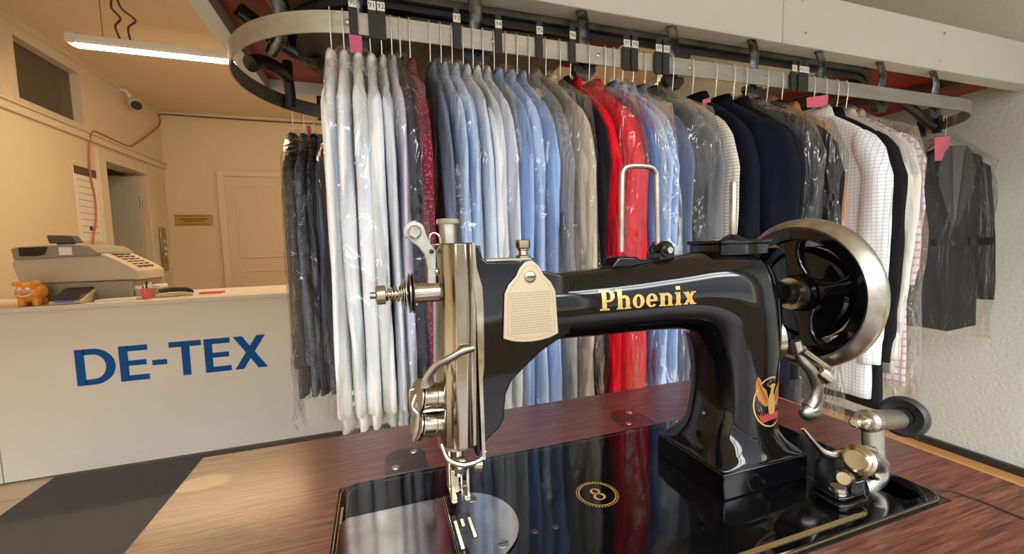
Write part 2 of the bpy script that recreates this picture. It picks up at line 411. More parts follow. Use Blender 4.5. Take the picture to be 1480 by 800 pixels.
# ================================================================== COUNTER
CY, CT = 2.58, -.225
ct = thing('service_counter', 'white panelled service counter with blue lettering on its front', 'counter', (-.4, CY+.3, FL))
part('front_panel', MB().box(-1.752, 1.6, CY, CY+.02, FL+.012, CT-.022), M['white_lam'], ct)
part('side_panel', MB().box(-2.19, -1.757, CY-.001, CY+.02, FL+.012, CT-.022), M['white_lam'], ct)
part('worktop', MB().box(-2.19, 1.6, CY-.012, CY+.62, CT-.022, CT), M['white_lam'], ct, b=.002)
part('plinth', MB().box(-2.19, 1.6, CY+.02, CY+.035, FL, FL+.02), M['black'], ct)
def letters_DETEX():
    t = .19
    D = [bx(0, 0, t, 1)] + [[(t-.02, 0), (.36, 0), (.36, .16), (t-.02, .16)], [(t-.02, 1), (.36, 1), (.36, .84), (t-.02, .84)]] + arc(.36, .5, .46, .5, -90, 90, .20, 20, .16)
    E_ = [bx(0, 0, t, 1), bx(t-.01, 0, .62, .16), bx(t-.01, .84, .62, 1), bx(t-.01, .43, .58, .58)]
    H = [bx(0, .38, .33, .53)]
    T_ = [bx(0, .84, .74, 1), bx(.275, 0, .465, .85)]
    X_ = [[(0, 0), (.22, 0), (.80, 1), (.58, 1)], [(.58, 0), (.82, 0), (.515, .508), (.40, .31)], [(0, 1), (.22, 1), (.403, .695), (.29, .5)]]
    return [(D, .90), (E_, .70), (H, .39), (T_, .80), (E_, .70), (X_, .80)]
hgt = .183; zb = -.634; xx = -1.440; total = sum(a for _, a in letters_DETEX()); kx = (-.608+1.440)/(total-.0)
for polys, adv in letters_DETEX():
    mb = flat_shape(polys, lambda x, y: (xx+x*kx, CY-.0012, zb+y*hgt))
    part('letter', mb, M['blue'], ct, label='dark blue capital letter')
    xx += adv*kx

# ------------------------------------------------------------------ things on the counter
def rr(x0, x1, y0, y1, r=.01, n=4):
    out = []
    for cx, cy, a0 in ((x1-r, y1-r, 0), (x0+r, y1-r, 90), (x0+r, y0+r, 180), (x1-r, y0+r, 270)):
        for i in range(n+1):
            a = math.radians(a0+90*i/n); out.append((cx+r*math.cos(a), cy+r*math.sin(a)))
    return out
greyp = mat('grey plastic', (.30, .27, .22), .5); greyd = mat('dark grey plastic', (.10, .09, .085), .45); putty = mat('putty plastic', (.55, .48, .37), .5)
_n = len(COL.objects); t = thing('cash_register', 'grey and cream cash register on the left end of the counter', 'cash register', (-1.5, 2.95, CT))
cx0 = -1.81
part('drawer', MB().box(-1.80, -1.16, 2.72, 3.08, CT, CT+.10), greyp, t, b=.006)
part('housing', MB().prism([(-1.83, CT+.10), (-1.86, CT+.20), (-1.84, CT+.26), (-1.45, CT+.265), (-1.33, CT+.245), (-1.20, CT+.19), (-1.13, CT+.15), (-1.13, CT+.10)], 1, 2.74, 3.04), putty, t, b=.012)
part('top_cover', MB().prism([(-1.83, CT+.225), (-1.84, CT+.285), (-1.80, CT+.292), (-1.50, CT+.300), (-1.40, CT+.290), (-1.34, CT+.25), (-1.36, CT+.235), (-1.50, CT+.235)], 1, 2.72, 3.06), greyp, t, b=.010)
part('display', MB().prism([(-1.79, CT+.245), (-1.79, CT+.288), (-1.63, CT+.290), (-1.65, CT+.250), (-1.70, CT+.243)], 1, 2.714, 2.74), M['blackgloss'], t, b=.003)
part('customer_display', MB().prism([(-1.74, CT+.31), (-1.75, CT+.355), (-1.60, CT+.350), (-1.57, CT+.31)], 1, 2.86, 2.92), greyd, t, b=.006)
part('display_stem', MB().box(-1.70, -1.62, 2.87, 2.91, CT+.28, CT+.32), greyd, t)
part('sticker', MB().box(-1.57, -1.495, 2.7165, 2.719, CT+.245, CT+.285), M['label'], t, label='white paper sticker')
keys = MB()
for i in range(6):
    for j in range(3): keys.box(-1.33+i*.03, -1.31+i*.03, 2.80+j*.06, 2.84+j*.06, CT+.225-i*.012, CT+.246-i*.0135)
part('keyboard', keys, greyd, t)
for o in t.children:
    for v in o.data.vertices: v.co.x = (-1.735+(v.co.x-1.5+1.86)*.70)+1.5
# piggy bank
pg = thing('piggy_bank', 'orange piggy bank with a broad grin at the left end of the counter', 'piggy bank', (-1.615, 2.635, CT))
orange = mat('orange glazed ceramic', (.80, .32, .03), .2, coat=.4); pinkc = mat('pink paint', (.85, .30, .22), .3)
part('body', MB().sphere((-1.615, 2.65, CT+.068), .052, 28, (1.12, .95, 1)), orange, pg)
for sx in (-1, 1):
    part('ear', MB().sphere((-1.615+sx*.036, 2.625, CT+.112), .016, 14, (1.2, .5, .8)), orange, pg)
    part('leg', MB().cyl((-1.615+sx*.028, 2.633, CT), (-1.615+sx*.026, 2.638, CT+.035), .015, .019), orange, pg)
    part('leg', MB().cyl((-1.615+sx*.028, 2.675, CT), (-1.615+sx*.026, 2.670, CT+.035), .015, .019), orange, pg)
    e = part('eye', MB().sphere((-1.615+sx*.014, 2.604, CT+.085), .009, 12, (1.1, .6, 1)), M['white'], pg, label='white half closed eye')
part('snout', MB().sphere((-1.615, 2.598, CT+.070), .014, 16, (1.3, .6, .9)), pinkc, pg, label='pink snout')
part('mouth', flat_shape(arc(0, 0, .028, .020, 200, 340, .007, 14), lambda x, y: (-1.615+x, 2.598+x*x*6, CT+.068+y)), M['white'], pg, label='white grin')
# card terminal
cr = thing('card_terminal', 'dark card payment terminal with a blue lit edge beside the piggy bank', 'card terminal', (-1.47, 2.68, CT))
part('housing', MB().prism([(2.60, CT), (2.60, CT+.018), (2.74, CT+.075), (2.76, CT+.07), (2.76, CT)], 0, -1.53, -1.40), putty, cr, b=.006)
part('screen', MB().prism([(2.603, CT+.022), (2.60, CT+.028), (2.735, CT+.083), (2.742, CT+.078)], 0, -1.522, -1.408), M['blackgloss'], cr, b=.003)
part('card_slot', MB().box(-1.50, -1.43, 2.592, 2.60, CT+.014, CT+.024), mat('blue plastic', (.05, .12, .5), .3), cr, label='blue strip')
# counter clutter
t = thing('card_box', 'cream card box lying on the counter right of the cash register', 'box', (-1.24, 2.78, CT))
part('box_body', MB().box(-1.30, -1.14, 2.74, 2.84, CT, CT+.065), putty, t, b=.002); part('lid', MB().box(-1.303, -1.137, 2.737, 2.843, CT+.052, CT+.068), M['label'], t, b=.002)
solo('paper_pad', MB().box(-1.37, -1.20, 2.64, 2.74, CT, CT+.012), M['label'], 'white paper pad lying flat in front of the cream box', 'paper pad', b=.001)
hp = thing('tape_roll_holder', 'pink and clear cup of pens beside the hand held device', 'pen cup', (-1.17, 2.68, CT)); hp.name = 'pen_cup'
part('cup', MB().lathe((-1.17, 2.68, CT), (-1.17, 2.68, CT+.055), [(0, .020), (1, .023)]), mat('pink plastic', (.75, .12, .18), .3), hp)
for i, (dx, c) in enumerate(((-.008, 'redcable'), (.008, 'white'), (0, 'black'))):
    part('pen', MB().cyl((-1.17+dx, 2.68, CT+.01), (-1.17+dx*2.4, 2.69, CT+.085+.004*i), .004), M[c], hp)
sg = thing('stapler', 'black and cream desktop stapler lying on the counter by the pen cup', 'stapler', (-1.06, 2.74, CT))
part('base', MB().tube([(-1.14, 2.70, CT+.010), (-1.06, 2.72, CT+.012), (-.985, 2.74, CT+.010)], [.010, .012, .009]), putty, sg)
part('handle', MB().tube([(-1.13, 2.72, CT+.035), (-1.07, 2.73, CT+.040), (-1.01, 2.745, CT+.034), (-.985, 2.745, CT+.016)], [.010, .014, .013, .008]), M['black'], sg)
solo('sticky_note_pad', MB().box(-.97, -.86, 2.78, 2.84, CT, CT+.012), M['pink'], 'flat pink paper pad at the right of the counter clutter', 'paper pad', b=.001)
wr_ = thing('key_bunch', 'small bunch of keys with a red tag on top of the cream box', 'keys', (-1.21, 2.78, CT+.068))
for i in range(4):
    part('key', MB().box(-1.24+i*.012, -1.205+i*.012, 2.765+i*.008, 2.772+i*.008, CT+.0685+i*.003, CT+.0715+i*.003), M['nickel'], wr_)
part('tag', MB().sphere((-1.18, 2.78, CT+.078), .009, 12), mat('red plastic', (.6, .03, .03), .4), wr_, label='red tag')

# ------------------------------------------------------------------ on the walls
cl = thing('wall_calendar', 'tall paper calendar with a picture header hanging beside the doorway', 'calendar', (XL, 4.32, .15))
part('sheet', MB().box(XL, XL+.004, 4.15, 4.42, .14, .73), M['label'], cl)
part('header', MB().box(XL+.004, XL+.006, 4.15, 4.42, .665, .73), mat('dark printed header', (.14, .07, .06), .6, bump=(30, .3)), cl, label='dark picture header')
g = MB()
for i in range(9):
    g.box(XL+.004, XL+.0048, 4.18, 4.39, .62-i*.052, .626-i*.052)
part('print_lines', g, mat('pale red print', (.55, .32, .26), .7), cl)
part('date_marker', MB().box(XL+.004, XL+.0075, 4.27, 4.30, .225, .26), M['black'], cl, label='black date marker')
sw = thing('switch_panel', 'narrow metal switch panel on the left wall near the corner', 'switch panel', (XL, 5.46, -.1))
part('face_plate', MB().box(XL, XL+.018, 5.40, 5.52, -.16, .31), M['brassy'], sw, b=.004)
for i, zz in enumerate((.16, .08, .02)): part('button', MB().cyl((XL+.018, 5.46, zz), (XL+.03, 5.46, zz), .016), M['white'], sw)
bp_ = thing('brass_plate', 'engraved brass plate fixed to the back wall left of the panelled door', 'sign', (-1.95, YB, .35))
part('plate', MB().box(-2.14, -1.77, YB-.012, YB, .338, .464), M['gold'], bp_, b=.004)
part('engraving', flat_shape([bx(-2.09, .408, -1.82, .418), bx(-2.06, .386, -1.85, .394), bx(-2.11, .352, -1.80, .358), bx(-2.11, .444, -1.80, .450)], lambda x, y: (x, YB-.0125, y)), M['darkcable'], bp_)
sc_ = thing('security_camera', 'small white security camera with a black lens high on the left wall', 'security camera', (XL, 4.9, 1.45))
part('bracket', MB().tube([(XL, 4.90, 1.56), (XL+.05, 4.90, 1.56), (XL+.08, 4.90, 1.50)], .014), M['white'], sc_)
part('body', MB().lathe((XL+.06, 4.98, 1.49), (XL+.14, 4.86, 1.42), [(0, .028), (.1, .042), (.9, .045), (1, .042)]), M['white'], sc_)
part('lens', MB().lathe((XL+.138, 4.863, 1.422), (XL+.150, 4.845, 1.412), [(0, .040), (1, .038)]), M['black'], sc_, label='black lens face')
cab = [(XL+.01, 5.62, 1.56), (XL+.02, 5.60, 1.45), (XL+.02, 5.35, 1.28), (XL+.02, 5.1, 1.13), (XL+.03, 4.9, 1.05), (XL+.045, 4.5, 1.045), (XL+.045, 4.36, 1.04), (XL+.02, 4.35, .95), (XL+.012, 4.33, .7), (XL+.012, 4.36, .5), (XL+.012, 4.34, .3), (XL+.012, 4.27, .1), (XL+.012, 4.28, -.3)]
solo('wall_cable', MB().tube(cab, .007, 8), M['redcable'], 'thin red cable sagging from the ceiling corner and down past the calendar', 'cable')
solo('ceiling_cable', MB().tube([(XL+.01, YB-.03, 1.565), (-1.2, YB-.03, 1.555), (0, YB-.03, 1.562), (1.2, YB-.03, 1.555)], .006, 6), M['darkcable'], 'dark cable running along the top of the back wall', 'cable')

# hanging tube light over the counter, and an added one for warm light
warm = emit('warm led tube', (1, .70, .40), 100)
def lamp(x0, y0, x1, y1, z, label, name='hanging_tube_light'):
    a, b = Vector((x0, y0, z)), Vector((x1, y1, z)); d = (b-a).normalized(); s_ = Vector((-d.y, d.x, 0))
    t = thing(name, label, 'ceiling light', ((x0+x1)/2, (y0+y1)/2, z), group=None)
    h = MB(); pr = [(-.030, .0), (-.038, .012), (-.030, .050), (.030, .050), (.038, .012), (.030, .0)]
    h.loft([[p+s_*u+Vector((0, 0, v)) for u, v in pr] for p in (a, b)]); part('housing', h, M['white'], t)
    q = MB(); pr2 = [(-.024, 0), (-.018, -.012), (0, -.017), (.018, -.012), (.024, 0)]
    q.loft([[p+s_*u+Vector((0, 0, v)) for u, v in pr2] for p in (a+d*.04, b-d*.04)]); part('diffuser', q, warm, t, label='glowing warm tube')
    for k, m in ((.02, 'black'), (.98, 'black')): 
        p = a+(b-a)*k; part('end_cap', MB().box(p.x-.02, p.x+.02, p.y-.036, p.y+.036, z-.004, z+.052), M['white'], t)
    for k in (.12, .85):
        p = a+(b-a)*k; part('suspension_wire', MB().cyl((p.x, p.y, z+.055), (p.x, p.y, CE), .002, n=8), M['darkcable'], t)
    return t
l1 = lamp(-1.68, 3.25, -.30, 3.30, 1.285, 'glowing tube light hanging over the counter at the left, half behind the rail')
for dx, nm in ((0, 0), (.05, 1)):
    part('power_cable', MB().tube([(-1.43+dx, 3.26, 1.34), (-1.45+dx*1.3, 3.26, 1.42), (-1.42+dx*1.5, 3.26, 1.47), (-1.46+dx, 3.26, 1.53), (-1.45+dx*.4, 3.26, 1.60)], .006, 8), M['darkcable'], l1)
lamp(.3, 3.3, 1.7, 3.35, 1.285, 'added tube light for warm light, unseen behind the garment rail on the right')  # unseen extra lamp, added to warm the light behind the conveyor

# floor runner
solo('floor_mat', MB().box(-1.56, .9, 1.0, 2.57, FL, FL+.008), M['mat'], 'dark grey ribbed floor mat in front of the counter', 'mat')

# ================================================================== GARMENT CONVEYOR
RZ0, RZ1, RYF, RR, RXL, RXR = .46, .505, .966, .33, 0.0, 2.12
RYC = RYF+RR
cv = thing('garment_conveyor', 'overhead garment conveyor with an oval steel rail and grey fascia beam', 'conveyor', (1.1, 1.3, RZ1))
path = []
for i in range(41): path.append((RXL+(RXR-RXL)*i/40, RYF))
for i in range(1, 32): a = -PI/2+PI*i/32; path.append((RXR+RR*math.cos(a), RYC+RR*math.sin(a)))
for i in range(41): path.append((RXR-(RXR-RXL)*i/40, RYF+2*RR))
for i in range(1, 32): a = PI/2+PI*i/32; path.append((RXL+RR*math.cos(a), RYC+RR*math.sin(a)))
def band(path, z0, z1, t, cen):
    rings = []; n = len(path)
    for i, p in enumerate(path):
        a, b = Vector(path[i-1]), Vector(path[(i+1) % n]); d = (b-a).normalized(); nn = Vector((-d.y, d.x)); q = Vector(p)
        i0, i1 = q-nn*t/2, q+nn*t/2
        rings.append([(i0.x, i0.y, z0), (i1.x, i1.y, z0), (i1.x, i1.y, z1), (i0.x, i0.y, z1)])
    rings.append(rings[0]); return MB().loft(rings, cap=False)
part('rail', band(path, RZ0, RZ1, .004, None), M['rail'], cv)
for x in (.0-.03, .29, .57, .86, 1.15): part('rail_bolt', MB().lathe((x, RYF-.002, .483), (x, RYF-.006, .483), [(0, .006), (.6, .006), (1, .003)], 14), M['nickel'], cv)
BY0, BY1, BZ0, BZ1 = .976, 1.035, .60, .765
part('fascia', MB().box(-.39, 1.2235, BY0, BY1, BZ0, BZ1), M['beam'], cv, b=.003)
part('fascia', MB().box(1.2265, XR-.002, BY0, BY1, BZ0, BZ1), M['beam'], cv, b=.003)
for x, zz in ((.62, .70), (1.30, .735), (1.32, .64), (2.02, .73), (2.0, .63), (.3, .64)): part('screw', MB().lathe((x, BY0, zz), (x, BY0-.003, zz), [(0, .005), (1, .003)], 12), M['nickel'], cv)
part('frame_side', MB().box(-.39, -.345, 1.036, 1.82, BZ0, BZ0+.06), M['beam'], cv, b=.002)
part('frame_back', MB().box(-.39, XR-.002, 1.775, 1.82, BZ0, BZ0+.05), M['beam'], cv, b=.002)
part('red_panel', MB().box(-.344, .46, 1.036, 1.774, .645, .655), M['red'], cv)
part('red_panel', MB().box(1.72, XR-.003, 1.036, 1.774, .645, .655), M['red'], cv)
part('red_panel', MB().box(.62, .80, 1.15, 1.40, .645, .655), M['red'], cv)
# guides, sprockets and struts under the panels
for cxx in (.06,):
    part('sprocket', MB().lathe((cxx, RYC, .545), (cxx, RYC, .56), [(0, .05), (0, .235), (1, .235), (1, .05)], 48), M['brownmetal'], cv)
    part('sprocket_hub', MB().lathe((cxx, RYC, .50), (cxx, RYC, .64), [(0, .04), (.3, .05), (.3, .03), (1, .03)], 24), M['brownmetal'], cv)
p2 = []
def oval(r, xl, xr, n=24):
    o = [(xl+(xr-xl)*i/n, RYC-r) for i in range(n+1)]
    for i in range(1, n): a = -PI/2+PI*i/n; o.append((xr+r*math.cos(a), RYC+r*math.sin(a)))
    o += [(xr-(xr-xl)*i/n, RYC+r) for i in range(n+1)]
    for i in range(1, n): a = PI/2+PI*i/n; o.append((xl+r*math.cos(a), RYC+r*math.sin(a)))
    return o
part('chain_guide', band(oval(.255, .04, 1.66), .585, .640, .012, None), M['brownmetal'], cv)
part('chain', band(oval(.240, .04, 1.66), .570, .590, .010, None), M['black'], cv)
st = MB()
part('centre_beam', MB().box(.25, .60, RYC-.05, RYC+.02, .58, .62), M['brownmetal'], cv)
part('long_beam', MB().box(.30, XR-.003, 1.60, 1.625, .615, .64), M['brownmetal'], cv)
part('motor_housing', MB().box(.10, .58, 1.09, 1.36, .57, .625), M['brownmetal'], cv, b=.01)
for a, b in (((.95, 1.05), (1.30, 1.77)), ((1.45, 1.77), (1.75, 1.05)), ((2.05, 1.77), (2.35, 1.05))):
    a, b = Vector((*a, .61)), Vector((*b, .61)); d = (b-a).normalized(); n = Vector((-d.y, d.x, 0))*.028
    part('cross_strut', MB().loft([[p-n, p+n, p+n+Vector((0, 0, .022)), p-n+Vector((0, 0, .022))] for p in (a, b)]), M['brownmetal'], cv)
silverblack = worn_metal('worn black casting', (.22, .24, .26), (.02, .02, .022), .28, 30)
def bracket(x, y, sy=1):
    "cast bracket: comes down behind the rail and cups it from below"
    mb = MB(); y0 = y+sy*.020
    mb.tube([(x, y+sy*.035, .625), (x, y+sy*.024, .595), (x, y0-sy*.006, .55), (x, y0, .50), (x, y0, .455)], [.018, .017, .016, .016, .016], 12, ry=.45, upv=(0, 1, 0))
    o = part('bracket', mb, silverblack, cv)
    part('bracket_foot', MB().prism([(x-.032, .462), (x-.034, .448), (x-.016, .428), (x+.016, .428), (x+.034, .448), (x+.032, .462), (x+.012, .462), (x, .450), (x-.012, .462)], 1, y0-.008, y0+.012), M['black'], cv, b=.002)
for x in (-.015, .253, .539, .822, 1.117, 1.404, 1.70, 1.995): bracket(x, RYF)
for x in (.45, 1.0, 1.6, 2.05): bracket(x, RYF+2*RR, -1)
def arm_bracket(a, m, b):
    part('support_arm', MB().tube([a, m, b], .016, 14), M['blackgloss'], cv)
# heavy curved arms at the left bend
part('support_arm', MB().tube([(-.24, 1.02, .60), (-.20, 1.05, .585), (-.175, 1.08, .55), (-.185, 1.10, .50), (-.21, 1.13, .47)], [.018, .022, .02, .016, .014], 14), silverblack, cv)
part('support_arm', MB().tube([(-.30, 1.25, .62), (-.24, 1.30, .59), (-.17, 1.33, .56), (-.12, 1.30, .53)], [.02, .022, .02, .016], 14), M['blackgloss'], cv)
part('support_arm', MB().tube([(-.235, 1.50, .60), (-.235, 1.49, .56), (-.232, 1.50, .50), (-.236, 1.505, .465)], .016, 14), M['black'], cv)
part('support_arm', MB().tube([(-.235, 1.49, .55), (-.25, 1.40, .545), (-.28, 1.36, .54), (-.30, 1.33, .52)], [.018, .018, .02, .022], 14), M['black'], cv)
part('support_arm', MB().tube([(2.36, 1.45, .61), (2.36, 1.46, .56), (2.37, 1.47, .50), (2.375, 1.48, .465)], .018, 14), M['black'], cv)
part('support_arm', MB().tube([(2.30, 1.25, .60), (2.35, 1.22, .55), (2.40, 1.20, .50), (2.42, 1.18, .475)], .018, 14), M['black'], cv)
# number clips on the rail
def clip(x, s_, w=.017):
    c = part('number_clip', MB().box(x-w/2, x+w/2, RYF-.010, RYF-.003, .452, .510), M['black'], cv, b=.001)
    tg = part('number_tag', MB().box(x-w*.46, x+w*.46, RYF-.012, RYF-.0105, .5095, .5275), M['label'], c, label='white tag printed '+s_)
    bk = part('clip_back', MB().box(x-w*.4, x+w*.4, RYF-.0104, RYF-.008, .505, .545), M['black'], c)
    zt = .5185
    part('digits', flat_shape(text_polys(s_, .0150), lambda u, v: (x+u, RYF-.0124, zt+v)), M['ink'], c)
for x, s_ in ((-.019, '90'), (.0195, '91'), (.038, '92'), (.202, '93'), (.301, '94'), (.405, '95'), (.494, '96'), (.651, '97'), (.676, '98'), (.751, '99'), (.776, '00'), (1.250, '01'), (1.280, '02'), (1.301, '03')):
    clip(x, s_, .0175 if x < .5 else .021)
for i, x in enumerate((.30, .36, .60, .9, 1.5)):
    part('number_clip', MB().box(x, x+.02, RYF+2*RR-.010, RYF+2*RR-.003, .452, .525), M['black'], cv)
for k in (-.35, -.15, .55, .62):
    p = (RXR+RR*math.cos(k), RYC+RR*math.sin(k)); part('number_clip', MB().box(p[0]-.012, p[0]+.012, p[1]-.012, p[1]+.012, .452, .53), M['black'], cv)
part('number_clip', MB().box(-.165, -.145, 1.585, 1.60, .455, .535), M['black'], cv)

# ================================================================== GARMENTS
HOOKZ = RZ1+.0015
def hanger_mb(lean=0, coat=False):
    h = MB()
    pts = [(0, .004, -.020), (0, .005, -.004), (0, 0, .0022), (0, -.006, -.004), (lean*.3, -.008, -.03), (lean, -.004, -.075), (lean, -.001, -.100), (lean, 0, -.120)]
    h.tube(pts, .0015, 8)
    h.tube([(lean, -.150, -.212), (lean, -.08, -.156), (lean, 0, -.120), (lean, .08, -.156), (lean, .150, -.212)], .0016 if not coat else .005, 8)
    h.tube([(lean, -.150, -.212), (lean, 0, -.216), (lean, .150, -.212)], .0014, 8, smooth=False)
    return h
def gnoise(x, y, z, seed): return noise.noise(Vector((x+seed*3.17, y+seed*1.3, z+seed*.71)))
def body_mb(th, L_, seed, w=.178, fold=1.0, flare=.012, neck=.122, shoulder=.145, kind='shirt'):
    rings = []; n = 44
    lv = [(0, .045, .55), (.012, .062, .8), (.040, .100, .95), (.070, .138, 1), (.098, w*.93, 1), (.125, w, 1)]
    k = 30
    for i in range(1, k+1): t = i/k; lv.append((.125+(L_-.125)*t, w+flare*t, 1))
    for dz, ww, tk in lv:
        t = dz/L_; r = []
        for j in range(n):
            a = 2*PI*j/n; c_, s_ = math.cos(a), math.sin(a)
            y = ww*(abs(c_)**.75)*(1 if c_ >= 0 else -1); x = th*tk*(abs(s_)**.55)*(1 if s_ >= 0 else -1)
            amp = th*.55*fold*min(1, .15+1.1*t)
            off = amp*(math.sin(y*52+seed*2.1+2.2*gnoise(0, y*5, dz*2.4, seed))+.6*math.sin(y*95+seed+dz*3))
            x += off*.5+th*.35*gnoise(x*9, y*11, dz*9, seed)*(1 if s_ > 0 else .4)
            y += .006*gnoise(x*8, 3, dz*4, seed+5)
            z = -neck-dz+.004*gnoise(y*9, 0, 0, seed+2)*(1 if t > .97 else 0)
            r.append((x, y, z))
        rings.append(r)
    return MB().loft(rings)
def sleeve_mb(sgn, th, seed, len_=.60, r0=.045, w=.178, lean=0.0, cuff=True):
    n = 20; rings = []; k = 34
    for i in range(k+1):
        t = i/k
        z = -.205-len_*t
        yc = sgn*(w-.040+.042*min(1, t*5)-.004*t+.003*math.sin(seed+t*4))
        ry = (r0*(1-.30*t)) * min(1, .35+.65*(t/.09)**.6)
        rx = th*(1.12-.15*t)*min(1, .5+.5*(t/.06)**.6)
        if cuff and t > .90: rx *= 1.08; ry *= .90
        r = []
        for j in range(n):
            a = 2*PI*j/n; f = 1+.16*math.sin(3*a+seed+6*gnoise(seed, t*2, 0, seed))+.10*gnoise(math.cos(a)*1.5, math.sin(a)*1.5, t*9, seed+9)
            r.append((lean*t+rx*f*math.cos(a)+.0015*math.sin(seed*2+t*4), yc+ry*f*math.sin(a), z))
        rings.append(r)
    return MB().loft(rings)
def collar_mb(th, h=.030):
    r = []
    for z, k_ in ((-.136, 1.1), (-.118, 1.0), (-.106, 1.02), (-.103, 1.0)):
        r.append([(min(th*1.1, .02)*k_*math.cos(2*PI*j/24), .052*k_*math.sin(2*PI*j/24), z-.008*math.sin(2*PI*j/24)*0) for j in range(24)])
    for z, k_ in ((-.108, 1.12), (-.138, 1.3)):
        r.append([(min(th*1.1, .02)*k_*math.cos(2*PI*j/24), .052*k_*math.sin(2*PI*j/24), z-.014*(1-math.cos(2*PI*j/24))*.5) for j in range(24)])
    return MB().loft(r, cap=False)
GN = [0]
def garment(X, fab, label, cat='shirt', name='hanging_shirt', group='pressed shirts on the front of the rail', th=.011, L_=.84, Y=RYF, rz=0, sl=.67, w=.178, r0=.045, collar=True, fold=1.0, lean=0, sleeves=True):
    GN[0] += 1; seed = GN[0]*1.37
    t = thing(name, label, cat, (X, Y, HOOKZ), rz, group)
    part('hanger', hanger_mb(0), M['wire'], t, False)
    part('body', body_mb(th, L_, seed, w, fold), fab, t, False, sharp=180)
    if sleeves:
        for s_ in (-1, 1):
            q = part('sleeve', sleeve_mb(s_, th*1.05, seed+s_, sl, r0, w), fab, t, False, sharp=180)
            if cat == 'shirt':
                for bz in (0, .02): part('cuff_button', MB().lathe((-th*.9, s_*(w+.002), -.205-sl+.020+bz), (-th*.9-.003, s_*(w+.002), -.205-sl+.020+bz), [(0, .005), (1, .004)], 10), M['label'], q, False)
    if collar: part('collar', collar_mb(th), fab, t, False, sharp=180)
    return t
def fx(px): return PY(px, 300, .755).x
S = garment
G1 = 'shirts in the bundle under numbers 90 to 92'
S(fx(480), FB['white2'], 'white shirt at the left end of the front rail', group=G1, L_=.715, sl=.60)
S(fx(503), FB['white'], 'white shirt second from the left end of the front rail', group=G1, L_=.715, sl=.60)
S(fx(527), FB['white'], 'white shirt third from the left end of the front rail', group=G1, L_=.715, sl=.60)
S(fx(550), FB['white2'], 'white shirt next to the grey white shirt in the left bundle', group=G1, L_=.715, sl=.60)
S(fx(570), FB['greywhite'], 'pale grey shirt between the white shirts and the lavender shirt', group=G1, th=.008)
S(fx(588), FB['lavender'], 'lavender shirt in the left bundle beside the dark navy shirt', group=G1, th=.008)
S(fx(603), FB['darknavy'], 'dark navy shirt between the lavender and the burgundy shirt', group=G1, th=.006)
S(fx(620), FB['burgundy'], 'burgundy dotted shirt at the right end of the left bundle', group=G1, th=.010)
G2 = 'blue and white shirts in the bundle right of number 93'
S(fx(655)+.0, FB['slate'], 'dark slate shirt at the left end of the blue shirt bundle', group=G2, th=.008)
S(fx(674), FB['lightblue'], 'light blue shirt next to the dark slate shirt', group=G2, th=.009)
S(fx(693), FB['skyblue'], 'light blue shirt second in the blue bundle, left of the white shirts', group=G2, th=.010)
S(fx(712), FB['paleblue'], 'very pale blue shirt left of the two white ones in the blue bundle', group=G2, th=.009)
S(fx(729), FB['white'], 'white shirt in the middle of the blue shirt bundle', group=G2, th=.009)
S(fx(746), FB['paleblue'], 'pale blue white shirt right of the white one in the blue bundle', group=G2, th=.008)
S(fx(765), FB['blue'], 'mid blue shirt under number 94 and 95, left of the sky blue one', group=G2, th=.010)
S(fx(785), FB['lightblue'], 'light blue shirt behind the round capped thumb screw of the machine', group=G2, th=.010)
S(fx(804), FB['blue'], 'mid blue shirt at the right end of the blue bundle', group=G2, th=.009)
G3 = 'garments between numbers 95 and 98'
S(fx(824), FB['grey'], 'grey striped jacket between the blue shirts and the beige jacket', 'jacket', 'hanging_jacket', G3, th=.014)
S(fx(852), FB['beige'], 'beige jacket left of the red coat', 'jacket', 'hanging_jacket', G3, th=.016)
S(fx(876), FB['black'], 'black jacket between the beige jacket and the red coat', 'jacket', 'hanging_jacket', G3, th=.009)
S(fx(893), FB['red'], 'red jacket half hidden behind the bright red coat', 'jacket', 'hanging_jacket', G3, th=.009)
S(fx(924), FB['red'], 'bright red coat in the middle of the front rail', 'coat', 'hanging_coat', G3, th=.021, fold=.6, r0=.05)
G4 = 'blue shirts right of the red coat'
S(fx(950), FB['denim'], 'denim blue shirt directly right of the red coat', group=G4, th=.010)
S(fx(965), FB['lightblue'], 'light blue shirt second to the right of the red coat', group=G4, th=.009)
S(fx(979), FB['blue'], 'mid blue shirt third to the right of the red coat', group=G4, th=.009)
G5 = 'dark garments under number 00'
S(fx(996), FB['slate'], 'slate garment wrapped in film right of the blue shirts', 'jacket', 'hanging_jacket', G5, th=.012)
S(fx(1015), FB['darkgrey'], 'charcoal jacket wrapped in film left of the cream sweater', 'jacket', 'hanging_jacket', G5, th=.014)
S(fx(1036), FB['midgrey'], 'mid grey jacket directly left of the cream sweater', 'jacket', 'hanging_jacket', G5, th=.014)
S(fx(1060), FB['cream'], 'cream ribbed sweater beside the spool pin and navy coat', 'sweater', 'hanging_sweater', 'knitwear on the rail', th=.016, collar=False)
S(fx(1083)+.02, FB['navy'], 'dark navy coat left of the plain navy overcoat', 'coat', 'hanging_coat', 'navy coats', th=.020, fold=.5)
S(fx(1120)+.02, FB['navy'], 'broad plain navy overcoat above the hand wheel', 'coat', 'hanging_coat', 'navy coats', th=.036, fold=.4, w=.19, r0=.055)
S(fx(1152)+.012, FB['black'], 'black jacket squeezed right of the navy overcoat', 'jacket', 'hanging_jacket', 'black jackets on the right', th=.012)
G6 = 'film wrapped garments under numbers 01 to 03'
S(fx(1176), FB['darkgrey'], 'charcoal garment in crinkled film above the hand wheel', 'jacket', 'hanging_jacket', G6, th=.018)
S(fx(1209), FB['black'], 'black garment in crinkled film left of the checked shirt', 'jacket', 'hanging_jacket', G6, th=.022)
